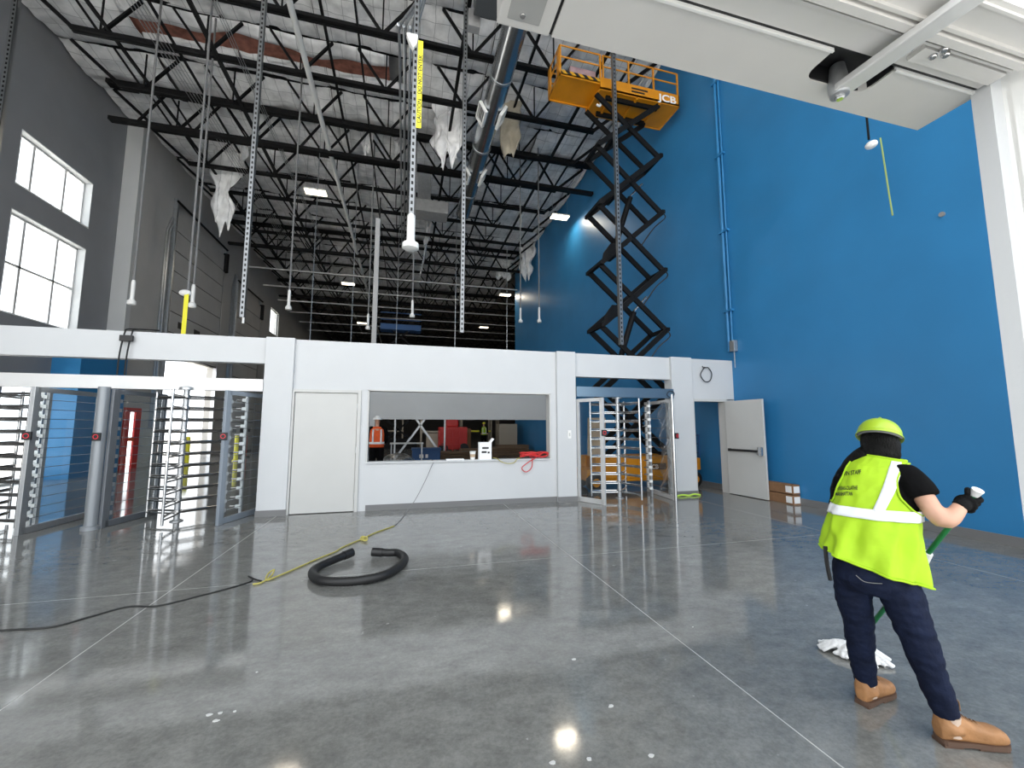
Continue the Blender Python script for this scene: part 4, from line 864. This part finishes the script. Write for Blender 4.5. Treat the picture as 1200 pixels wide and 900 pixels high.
# ================================================================== PEOPLE
FH = Vector((math.sin(YAW), math.cos(YAW), 0)); UZ = Vector((0, 0, 1))
def ring(c, a, b, n=24, pw=1.0):
    out = []
    for j in range(n):
        t = 2*math.pi*j/n; ct, st = math.cos(t), math.sin(t)
        out.append(c + a*(abs(ct)**pw*(1 if ct >= 0 else -1)) + b*(abs(st)**pw*(1 if st >= 0 else -1)))
    return out
def limb(mb, pts, rads, n=16, flat=1.0):
    """tapering limb through joint points, resampled smooth"""
    P = smooth_path(pts, 5); k = len(pts)-1; rr = []
    for i in range(len(P)):
        t = i/5; j = min(int(t), k-1); u = t-j; u = u*u*(3-2*u); rr.append(rads[j]*(1-u)+rads[j+1]*u)
    mb.tube(P, 1, n, radii=rr); return mb
def hand_mesh(mb, wrist, dirv, palm_n, grip, size=1.0, curl=1.0):
    """palm, four unequal curled fingers and a thumb leaving the side of the palm"""
    d = Vector(dirv).normalized(); n = Vector(palm_n); n = (n-d*n.dot(d)).normalized(); s = d.cross(n)
    w_ = Vector(wrist); S = size
    rings = []
    for t, hw, ht in ((-.01, .026, .020), (.02, .032, .018), (.05, .040, .016), (.08, .041, .014), (.092, .036, .011)):
        rings.append(ring(w_+d*t*S, s*hw*S, n*ht*S, 14))
    mb.loft(rings)
    for k, (off, ln) in enumerate(((.030, .070), (.010, .078), (-.010, .072), (-.029, .058))):
        b = w_+(d*.082+s*off)*S; q1 = b+(d*.9+n*.45*curl).normalized()*ln*.42*S; q2 = q1+(d*.25+n*1.0*curl).normalized()*ln*.34*S; q3 = q2+(-d*.6*curl+n*.7).normalized()*ln*.30*S
        mb.tube([b-d*.02*S, b, q1, q2, q3], .009, 8, radii=[.0095*S, .0098*S, .0092*S, .0085*S, .007*S])
    b = w_+(d*.03+s*.030)*S; q1 = b+(d*.5+s*.6+n*.5).normalized()*.040*S; q2 = q1+(d*.6+n*.9-s*.15).normalized()*.034*S; q3 = q2+(d*.2+n*.8-s*.5).normalized()*.022*S
    mb.tube([b-s*.015*S, b, q1, q2, q3], .01, 8, radii=[.013*S, .0125*S, .0115*S, .0105*S, .008*S])
    return mb
# ---- mopping worker in the foreground (built square to the direction in which the worker is seen)
from mathutils import noise as mn
_v = ray(1030, 600); VD = Vector((_v.x, _v.y, 0)).normalized(); VL = Vector((VD.y, -VD.x, 0)); VK = 1.335
def atp(x, y, d): v = ray(x, y); return CP + v*(d*VK/v.dot(VD))
pr = thing('person', 'person in lime hi-vis vest and hard hat, seen from behind, mopping the floor', 'person', onZ(1075, 850, 0))
hipc = atp(1022, 668, 2.24); chest = atp(1028, 585, 2.31); neckb = atp(1034, 541, 2.36); headc = atp(1031, 519, 2.40)
shR, elR, wrR = atp(1064, 560, 2.31), atp(1103, 609, 2.25), atp(1127, 592, 2.30)
shL, elL, wrL = atp(992, 566, 2.34), atp(1012, 622, 2.46), atp(1062, 652, 2.45)
hpL, knL, anL = atp(1000, 688, 2.25), atp(1007, 740, 2.30), F(1016, 822, 0)
hpR, knR, anR = atp(1052, 692, 2.23), atp(1078, 755, 2.24), F(1112, 866, 0)
anL = atp(1015, 799, 2.345); anR = atp(1112, 842, 2.255)
bm_ = MB()
limb(bm_, [hipc, (hipc+chest)/2, chest, neckb-UZ*.03], [.09, .085, .09, .055]); limb(bm_, [neckb-UZ*.05, headc-UZ*.03], [.050, .048])
bm_.ell(headc, (.072, .078, .108), None, 18, 12); bm_.ell(headc+VD*.085-UZ*.02, (.014, .016, .022), None, 8, 6)
for s_ in (-1, 1): bm_.ell(headc+VL*s_*.074-UZ*.01, (.010, .014, .03), None, 8, 6)
bm_.ell(headc+VD*.072-UZ*.062, (.026, .014, .010), None, 8, 6)
limb(bm_, [chest+UZ*.1, shR, elR, wrR, wrR+(wrR-elR).normalized()*.005], [.05, .048, .043, .030, .027]); limb(bm_, [chest+UZ*.1, shL, elL, wrL, wrL+(wrL-elL).normalized()*.005], [.05, .045, .038, .03, .027])
limb(bm_, [hipc-UZ*.02, hpL, knL, anL, anL-UZ*.05], [.08, .065, .048, .034, .034]); limb(bm_, [hipc-UZ*.02, hpR, knR, anR, anR-UZ*.05], [.08, .07, .05, .034, .034])
remeshed(bm_, 'body', M_SKIN, .011, 4, pr)
def crumple(o, amp, fz, zmax=9):
    for v in o.data.vertices:
        co = v.co; n = mn.noise(Vector((co.x*9, co.y*9, co.z*fz)))+.5*mn.noise(Vector((co.x*23+4, co.y*23, co.z*fz*1.7)))
        v.co += v.normal*(amp*n)
# jeans
jn = MB()
jn.loft([ring(atp(1022, 640, 2.25), VL*.135, VD*.105), ring(atp(1022, 660, 2.245), VL*.168, VD*.13), ring(atp(1024, 680, 2.24), VL*.182, VD*.13), ring(atp(1024, 693, 2.24), VL*.14, VD*.10)])
limb(jn, [atp(x_, y_, d_) for x_, y_, d_ in ((999, 672, 2.25), (1000, 700, 2.26), (1005, 722, 2.285), (1007, 742, 2.30), (1010, 770, 2.325), (1015, 799, 2.345))], [.088, .083, .074, .068, .060, .053])
limb(jn, [atp(x_, y_, d_) for x_, y_, d_ in ((1046, 672, 2.235), (1057, 700, 2.23), (1067, 726, 2.235), (1078, 754, 2.24), (1095, 800, 2.25), (1110, 838, 2.255))], [.096, .094, .084, .076, .062, .053])
je = remeshed(jn, 'jeans', M_DENIM, .008, 4, pr); crumple(je, .006, 26)
MB().tube(smooth_path([atp(1003, 674, 2.135), atp(1014, 682, 2.13), atp(1034, 684, 2.13)], 5), .002, 5).build('pocket_seam', M_BASE, je)
MB().tube(smooth_path([atp(967, 640, 2.20), atp(969, 660, 2.19), atp(973, 680, 2.19)], 5), .011, 6).build('belt_holster', M_BLACK, pr)
# t-shirt
ts = MB()
ts.loft([ring(atp(1026, 642, 2.26), VL*.155, VD*.105), ring(atp(1028, 610, 2.29), VL*.165, VD*.10), ring(atp(1030, 580, 2.315), VL*.165, VD*.10), ring(atp(1031, 560, 2.335), VL*.150, VD*.095), ring(atp(1033, 546, 2.355), VL*.11, VD*.075), ring(atp(1034, 539, 2.365), VL*.06, VD*.055)])
sl1 = shR+(elR-shR)*.50; limb(ts, [atp(1050, 556, 2.32), shR+UZ*.005, (shR+sl1)/2+UZ*.012, sl1+UZ*.004], [.06, .068, .070, .068])
sl2 = shL+(elL-shL)*.55; limb(ts, [atp(1010, 562, 2.34), shL, (shL+sl2)/2, sl2], [.06, .064, .062, .058])
te = remeshed(ts, 'tshirt', M_TEE, .009, 4, pr); crumple(te, .005, 12)
# vest: rings given by their left and right silhouette points
VR = [((1008, 531), (1062, 540), 2.372, .070), ((994, 544), (1070, 550), 2.350, .105), ((983, 563), (1076, 571), 2.330, .122), ((976, 582), (1080, 590), 2.312, .130), ((970, 603), (1082, 616), 2.292, .135), ((966, 622), (1084, 646), 2.275, .146), ((964, 639), (1088, 684), 2.255, .160)]
def vs_ring(t):
    i = min(int(t), len(VR)-2); u = t-i; A, B = VR[i], VR[i+1]
    mix = lambda a, b: a*(1-u)+b*u
    d = mix(A[2], B[2]); return atp(mix(A[0][0], B[0][0]), mix(A[0][1], B[0][1]), d), atp(mix(A[1][0], B[1][0]), mix(A[1][1], B[1][1]), d), mix(A[3], B[3])
def vest_pt(t, th, off=0.0):
    Lp, Rp, b = vs_ring(t); c = (Lp+Rp)/2; a = (Rp-Lp)/2; e = .92
    ct, st = math.cos(th), math.sin(th); k = max(0, (t-2.2)/3.8)
    wr = k*(.011*math.sin(th*7+t*.9)+.008*math.sin(th*13-t*1.7+1))+.007*mn.noise(Vector((ct*2.2, st*2.2, t*1.1)))+.004*mn.noise(Vector((ct*6, st*6, t*2)))
    return c + a*(abs(ct)**e*math.copysign(1, ct))*(1+(off+wr)/.19) - VD*(b*(abs(st)**e*math.copysign(1, st)))*(1+(off+wr)/.14)
NT, NH = 60, 110; vm = MB(); fs = []
HOLES = ((1.9, 1.62, .20, .92), (1.9, 1.35, math.pi, .40))
def in_hole(i, j):
    t = 6*(i+.5)/NT; th = 2*math.pi*(j+.5)/NH
    for tc_, tw, c0, hw in HOLES:
        dt = (th-c0+math.pi) % (2*math.pi)-math.pi
        if ((t-tc_)/tw)**2+(dt/hw)**2 < 1: return True
    return False
for i in range(NT):
    for j in range(NH):
        if not in_hole(i, j): fs.append((i*NH+j, i*NH+(j+1) % NH, (i+1)*NH+(j+1) % NH, (i+1)*NH+j))
vm.add([vest_pt(6*i/NT, 2*math.pi*j/NH) for i in range(NT+1) for j in range(NH)], fs)
ve = vm.build('safety_vest', M_HIVIS, pr, smooth='all', thick=.004)
def band(name, fn, nu, nv, ma):
    mb = MB(); mb.grid(fn, nu, nv); return mb.build(name, ma, ve, smooth='all', thick=.002)
band('horizontal_stripe', lambda u, v: vest_pt(3.55+.50*(v-.5), math.pi*(1-u)*.99+.01, .006), 60, 5, M_REFL)
band('horizontal_stripe', lambda u, v: vest_pt(3.55+.50*(v-.5), -math.pi*(1-u), .006), 40, 4, M_REFL)
def px_theta(t, x):      # angle on the visible side whose picture position is x
    best = None
    for k in range(1, 90):
        th = math.pi*k/90; p = vest_pt(t, th)-CP; X = 600+FPX*p.dot(CR)/p.dot(CF)
        if best is None or abs(X-x) < best[0]: best = (abs(X-x), th)
    return best[1]
thA0, thA1 = px_theta(.35, 1044), px_theta(.35, 1056); thB0, thB1 = px_theta(3.4, 1022), px_theta(3.4, 1036)
band('shoulder_stripe', lambda u, v: vest_pt(.2+3.2*v, (thA0*(1-u)+thA1*u)*(1-v)+(thB0*(1-u)+thB1*u)*v, .006), 5, 26, M_REFL)
band('shoulder_stripe', lambda u, v: vest_pt(.2+3.2*v, -2.1+.2*u, .006), 5, 22, M_REFL)
MB().tube([vest_pt(6, 2*math.pi*i/60, .003) for i in range(60)], .005, 6, closed=True).build('vest_hem', M_HIVIS, ve)
MB().tube([vest_pt(0, 2*math.pi*i/40, .003) for i in range(40)], .006, 6, closed=True).build('collar_band', M_HIVIS, ve)
for tc_, tw, c0, hw in HOLES:
    MB().tube([vest_pt(tc_+tw*math.sin(a), c0+hw*math.cos(a), .005) for a in [2*math.pi*i/48 for i in range(48)]], .0055, 6, closed=True).build('armhole_binding', M_HIVIS, ve)
# print on the back, laid over the cloth
gp_ = []; gk = []
for a in np.linspace(.2, 4.2, 100):
    for b in np.linspace(.9, 3.0, 100):
        p = vest_pt(float(a), float(b), .0045); q = p-CP; gp_.append(p); gk.append((600+FPX*q.dot(CR)/q.dot(CF), 450-FPX*q.dot(CU)/q.dot(CF)))
gk = np.array(gk)
def vest_text(s_, x0, y0, wd, hgt, slope):
    me = text_mesh(s_, 1.0, 0); mx = max(v.co.x for v in me.vertices)
    for v in me.vertices:
        u = v.co.x/mx; X = x0+wd*u; Y = y0+slope*wd*u-hgt*v.co.y/.7
        d2 = ((gk-np.array((X, Y)))**2).sum(1); ix = np.argpartition(d2, 4)[:4]; wts = 1/(d2[ix]+.02); wts /= wts.sum(); p = Vector((0, 0, 0))
        for k_i, w_i in zip(ix, wts): p += gp_[int(k_i)]*float(w_i)
        v.co = p-pr.location
    me.materials.clear(); me.materials.append(M_INK); return link('vest_lettering', me, ve)
vest_text('ERWIN STAFF', 981, 558, 28, 5.0, -.10); vest_text('KANSAS-OLATHE', 978, 574.5, 27, 4.6, -.03); vest_text('MANHATTAN', 979, 581, 20, 4.6, -.02)
# hair, hard hat
hr = MB(); hr.ell(headc-VD*.012, (.084, .092, .112), None, 18, 12); hr.ell(headc-VD*.03-UZ*.055, (.092, .07, .072), None, 16, 10); hr.ell(atp(1046, 533, 2.38), (.035, .035, .04), None, 12, 8)
limb(hr, [atp(1016, 532, 2.365), atp(1001, 542, 2.365), atp(990, 553, 2.36), atp(981, 568, 2.345), atp(974, 592, 2.32)], [.055, .040, .034, .030, .012])
he = remeshed(hr, 'hair', M_HAIR, .007, 2, pr); crumple(he, .009, 14)
hc = headc+UZ*.040-VD*.004; hb = Matrix((VL, VD, UZ)).transposed(); tl = Matrix.Rotation(R(6), 3, VD) @ Matrix.Rotation(R(-20), 3, VL)
def hp3(v): return hc + tl @ (hb @ Vector(v))
hm = MB(); rings = []
for i in range(13):
    a = math.pi/2*i/12; cr_ = math.cos(a)**.85 if i < 12 else .05; rings.append([hp3((.101*cr_*math.cos(2*math.pi*j/32), .122*cr_*math.sin(2*math.pi*j/32), .098*math.sin(a))) for j in range(32)])
hm.loft(rings, cap0=False, cap1=True); hh = hm.build('hard_hat', M_HIHAT, pr, smooth='all', thick=.004)
bm2 = MB(); bm2.loft([[hp3(((.099+e*.004)*math.cos(2*math.pi*j/32), (.120+e*(.004+.028*max(0, math.sin(2*math.pi*j/32))))*math.sin(2*math.pi*j/32), z)) for j in range(32)] for e, z in ((0, .006), (1, .002), (2, -.006), (2, -.011), (0, -.006))], False, False); bm2.build('hat_brim', M_HIHAT, hh, smooth=True)
MB().tube([hp3((0, .10*math.cos(a), .100*math.sin(a)+.002)) for a in [R(t) for t in range(30, 150, 8)]], .008, 8).build('hat_ridge', M_HIHAT, hh, smooth=True)
MB().tube([hp3((.094*math.cos(a), .110*math.sin(a), -.010)) for a in [R(t) for t in range(190, 352, 9)]], .008, 6).build('suspension_band', M_BASE, hh, smooth=True)
# boots
def boot(heel, toe, ank, ws=1.0):
    heel = Vector(heel); toe = Vector(toe); d = (toe-heel); L = d.length; d.normalize(); s_ = Vector((-d.y, d.x, 0)); b = MB()
    prof = [(0.0, .026, .085), (.05, .037, .12), (.15, .042, .125), (.32, .042, .115), (.48, .044, .088), (.66, .050, .072), (.84, .050, .068), (.95, .040, .056), (1.0, .022, .036)]
    b.loft([ring(heel+d*(L*t)+UZ*(.022+h/2), s_*hw*ws, UZ*(h/2), 20, .72) for t, hw, h in prof])
    top = Vector((ank.x, ank.y, ank.z)); limb(b, [heel+d*L*.20+UZ*.07, (heel+d*L*.18+UZ*.12+top)/2, top], [.052*ws, .053*ws, .056*ws])
    bo_ = remeshed(b, 'boot', M_LEATH, .006, 3, pr); crumple(bo_, .0025, 30)
    n = 40; out = []
    for i in range(n):
        a = 2*math.pi*i/n; t = .5-.5*math.cos(a); hw = float(np.interp(t, [0, .05, .25, .45, .68, .88, .96, 1], [.022, .038, .042, .041, .053, .050, .036, .018])); out.append(heel+d*(L*(-.015+1.03*t))+s_*hw*ws*(1 if math.sin(a) >= 0 else -1)*min(1, abs(math.sin(a))*4))
    MB().prism([Vector((q.x, q.y, .010)) for q in out], (0, 0, .020)).build('sole', M_SOLE, bo_)
    MB().box(heel+d*L*.14+UZ*.006, (L*.28, .07*ws, .012), Matrix((d, s_, UZ)).transposed()).build('heel', M_SOLE, bo_)
    MB().box(heel+d*L*.72+UZ*.006, (L*.44, .08*ws, .012), Matrix((d, s_, UZ)).transposed()).build('tread', M_SOLE, bo_)
    for k in range(5):
        t = .34+.06*k; h = float(np.interp(t, [.15, .32, .48, .66], [.152, .140, .113, .096])); c = heel+d*L*t+UZ*h
        MB().tube(smooth_path([c-s_*.030-UZ*.018, c+UZ*.004, c+s_*.030-UZ*.018+d*.012], 4), .003, 5).build('lace', M_LACE, bo_)
    c = heel+d*L*.32+UZ*.15
    MB().tube(smooth_path([c-UZ*.01, c+s_*.012-d*.01+UZ*.035, c+d*.012+UZ*.045, c+d*.018+UZ*.0], 5), .003, 5).build('lace_loop', M_LACE, bo_)
    return bo_
hR = F(1103, 872, 0); tR = F(1195, 878, 0); tR = hR+(tR-hR).normalized()*.295; e_ = (tR-hR).normalized(); hR = Vector((anR.x, anR.y, 0))-e_*.058; boot(hR, hR+e_*.295, anR-UZ*.045)
hL_ = F(1014, 826, 0); tL_ = F(1049, 810, 0); tL_ = hL_+(tL_-hL_).normalized()*.275; e_ = (tL_-hL_).normalized(); hL_ = Vector((anL.x, anL.y, 0))-e_*.058; boot(hL_, hL_+e_*.27, anL-UZ*.045)
for a in (anR, anL):
    sk = MB(); limb(sk, [a-UZ*.065, a-UZ*.02, a+UZ*.02], [.043, .043, .043], 14); sk.build('sock', M_SOCK, pr, smooth=True)
# gloved hands closed around the mop handle
def grip(mb, c, axis, palm, S=1.0):
    m_ = axis.normalized(); p = (palm-m_*palm.dot(m_)).normalized(); q = m_.cross(p)
    mb.ell(c+p*.030*S, (.044*S, .017*S, .040*S), Matrix((m_, p, q)).transposed(), 14, 10)
    for k, (o, ln) in enumerate(((.031, 215), (.0105, 235), (-.0105, 228), (-.031, 200))):
        pts = [c+m_*(o*1.02*S)+(p*math.cos(R(t))+q*math.sin(R(t)))*((.0275 if t < 140 else .0255)*S) for t in range(40, 40+ln-30, 26)]
        mb.tube(pts, .0095, 8, radii=[.0105*S-.0004*i for i in range(len(pts))])
    th = [c+m_*.045*S+p*.030*S-q*.012*S, c+m_*.056*S+p*.016*S-q*.024*S, c+m_*.050*S-p*.006*S-q*.027*S, c+m_*.036*S-p*.024*S-q*.014*S]
    mb.tube(smooth_path(th, 3), .0105*S, 8); return c+p*.030*S
mop0 = F(1001, 768, .05); mop1 = atp(1144, 577, 2.33); md_ = (mop1-mop0).normalized(); ML = (mop1-mop0).length
for wr, el, fr in ((wrR, elR, ML-.065), (wrL, elL, ML*.55)):
    gl = MB(); c = mop0+md_*fr; pc = grip(gl, c, md_, (wr-c), 1.12); limb(gl, [wr-(wr-el).normalized()*.015, wr, pc], [.034, .031, .033]); remeshed(gl, 'glove', M_GLOVE, .0045, 1, pr)
mo = thing('mop', 'white string mop with a green handle held by the person in the lime vest', 'mop', Vector((mop0.x, mop0.y, 0)))
MB().tube([mop0+md_*.06, mop1], .0125, 10).build('handle', M_GREEN, mo, smooth=True); MB().tube([mop1-md_*.02, mop1+md_*.016], .019, 12, radii=[.018, .024]).build('end_cap', M_WPLAS, mo, smooth=True)
fc = mop0+md_*(ML*.655); MB().tube([fc-md_*.045, fc+md_*.03], .024, 12, radii=[.030, .021]).build('white_sleeve', M_WPLAS, mo, smooth=True)
MB().tube([mop0, mop0+md_*.1], .026, 10, radii=[.035, .018]).build('mop_socket', M_WPLAS, mo, smooth=True)
ms = random.Random(4); mh = MB(); q = Vector((mop0.x, mop0.y, 0)); mh.ell(q+UZ*.035, (.10, .085, .04), None, 14, 8)
for i in range(46):
    a = 2*math.pi*i/46+ms.uniform(-.1, .1); ln = ms.uniform(.13, .19); dx = VL*math.cos(a)*1.1+VD*math.sin(a)*.8
    mh.tube(smooth_path([q+UZ*.065, q+dx*ln*.5+UZ*ms.uniform(.035, .075), q+dx*ln+UZ*.012], 4), .012, 6)
remeshed(mh, 'mop_head', M_MOP, .006, 1, mo)
# ---- workers beyond the counter
def worker(loc, h, vest, hatm, label, face, pants):
    s = h/1.75; L = Vector(loc); t = thing('person', label, 'person', L); q = Matrix.Rotation(face, 3, 'Z')
    def P(x, y, z): return L+q @ Vector((x*s, y*s, z*s))
    b = MB(); limb(b, [P(0,0,.95), P(0,0,1.2), P(0,0,1.42)], [.14*s, .13*s, .15*s]); limb(b, [P(0,0,1.4), P(0,.01,1.56)], [.06*s, .055*s]); b.ell(P(0,.01,1.65), (.075*s, .09*s, .11*s), q, 14, 10)
    b.ell(P(0, .10, 1.63), (.015, .02, .02), q, 8, 6)
    for k in (-1, 1):
        limb(b, [P(.12*k,0,1.42), P(.21*k,0,1.38), P(.25*k,.03,1.12), P(.20*k,.18,.98), P(.17*k,.24,.97)], [.06*s, .06*s, .048*s, .038*s, .04*s]); limb(b, [P(.08*k,0,.95), P(.10*k,0,.85), P(.11*k,.02,.5), P(.11*k,0,.08)], [.11*s, .095*s, .07*s, .05*s])
        limb(b, [P(.11*k,-.05,.05), P(.11*k,.16,.04)], [.045*s, .035*s])
        for f in range(4): b.tube([P(.16*k+.012*(f-1.5), .25, .97), P(.16*k+.012*(f-1.5), .31, .955), P(.16*k+.012*(f-1.5), .33, .93)], .009*s, 6)
        b.tube([P(.16*k-.03*k, .24, .98), P(.16*k-.045*k, .28, .99)], .010*s, 6)
    remeshed(b, 'body', M_SKIN, .02, 3, t)
    j = MB(); j.loft([ring(P(0,0,1.02), q @ Vector((.17*s,0,0)), q @ Vector((0,.13*s,0))), ring(P(0,0,.85), q @ Vector((.19*s,0,0)), q @ Vector((0,.14*s,0)))])
    for k in (-1, 1): limb(j, [P(.09*k,0,.92), P(.10*k,0,.8), P(.11*k,.02,.48), P(.11*k,0,.09)], [.115*s, .11*s, .088*s, .075*s])
    remeshed(j, 'trousers', pants, .02, 3, t)
    sh = MB(); 
    for k in (-1, 1): limb(sh, [P(.10*k,0,1.41), P(.21*k,0,1.39), P(.255*k,.03,1.12), P(.215*k,.13,1.02)], [.075*s, .075*s, .06*s, .05*s])
    remeshed(sh, 'sleeves', M_TEE if pants is M_TEE else pants, .018, 2, t)
    v = MB(); v.loft([ring(P(0,0,z), q @ Vector((a*s,0,0)), q @ Vector((0,bb_*s,0))) for z, a, bb_ in ((.90,.205,.16), (1.05,.20,.155), (1.25,.205,.155), (1.40,.20,.14), (1.48,.10,.09))], False, True); vo = v.build('safety_vest', vest, t, smooth='all', thick=.006)
    MB().loft([ring(P(0,0,z), q @ Vector((.212*s,0,0)), q @ Vector((0,.166*s,0))) for z in (.99, 1.05)], False, False).build('reflective_band', M_REFL, vo, smooth=True)
    for k in (-1, 1):
        for sy in (-1, 1): MB().tube([P(.11*k, sy*.142, 1.05), P(.11*k, sy*.148, 1.25), P(.105*k, sy*.13, 1.40)], .024*s, 8).build('reflective_band', M_REFL, vo, smooth=True)
    hm_ = MB(); hm_.loft([[P(.118*math.cos(a_)*math.cos(2*math.pi*j/18), .01+.135*math.cos(a_)*math.sin(2*math.pi*j/18), 1.68+.115*math.sin(a_)) for j in range(18)] for a_ in (0, .4, .8, 1.15, 1.45)]); ho_ = hm_.build('hard_hat', hatm, t, smooth=True)
    MB().loft([[P(r_*math.cos(2*math.pi*j/18), .01+(r_*1.15+.03*max(0, math.sin(2*math.pi*j/18)))*math.sin(2*math.pi*j/18), 1.68) for j in range(18)] for r_ in (.112, .132)], False, False).build('hat_brim', hatm, ho_, thick=.006)
    return t
wp_ = onY(442, 500, 12.7); worker((wp_.x, wp_.y, 0), 1.80, M_ORANGE, M_WPLAS, 'worker in an orange vest and white hard hat seen from behind past the counter', R(5), M_TEE)
wp_ = onY(567, 500, 29.0); worker((wp_.x, wp_.y, 0), 1.80, M_HIVIS, M_YTAPE, 'distant worker in a yellow vest standing among the racks', R(185), M_TEE)
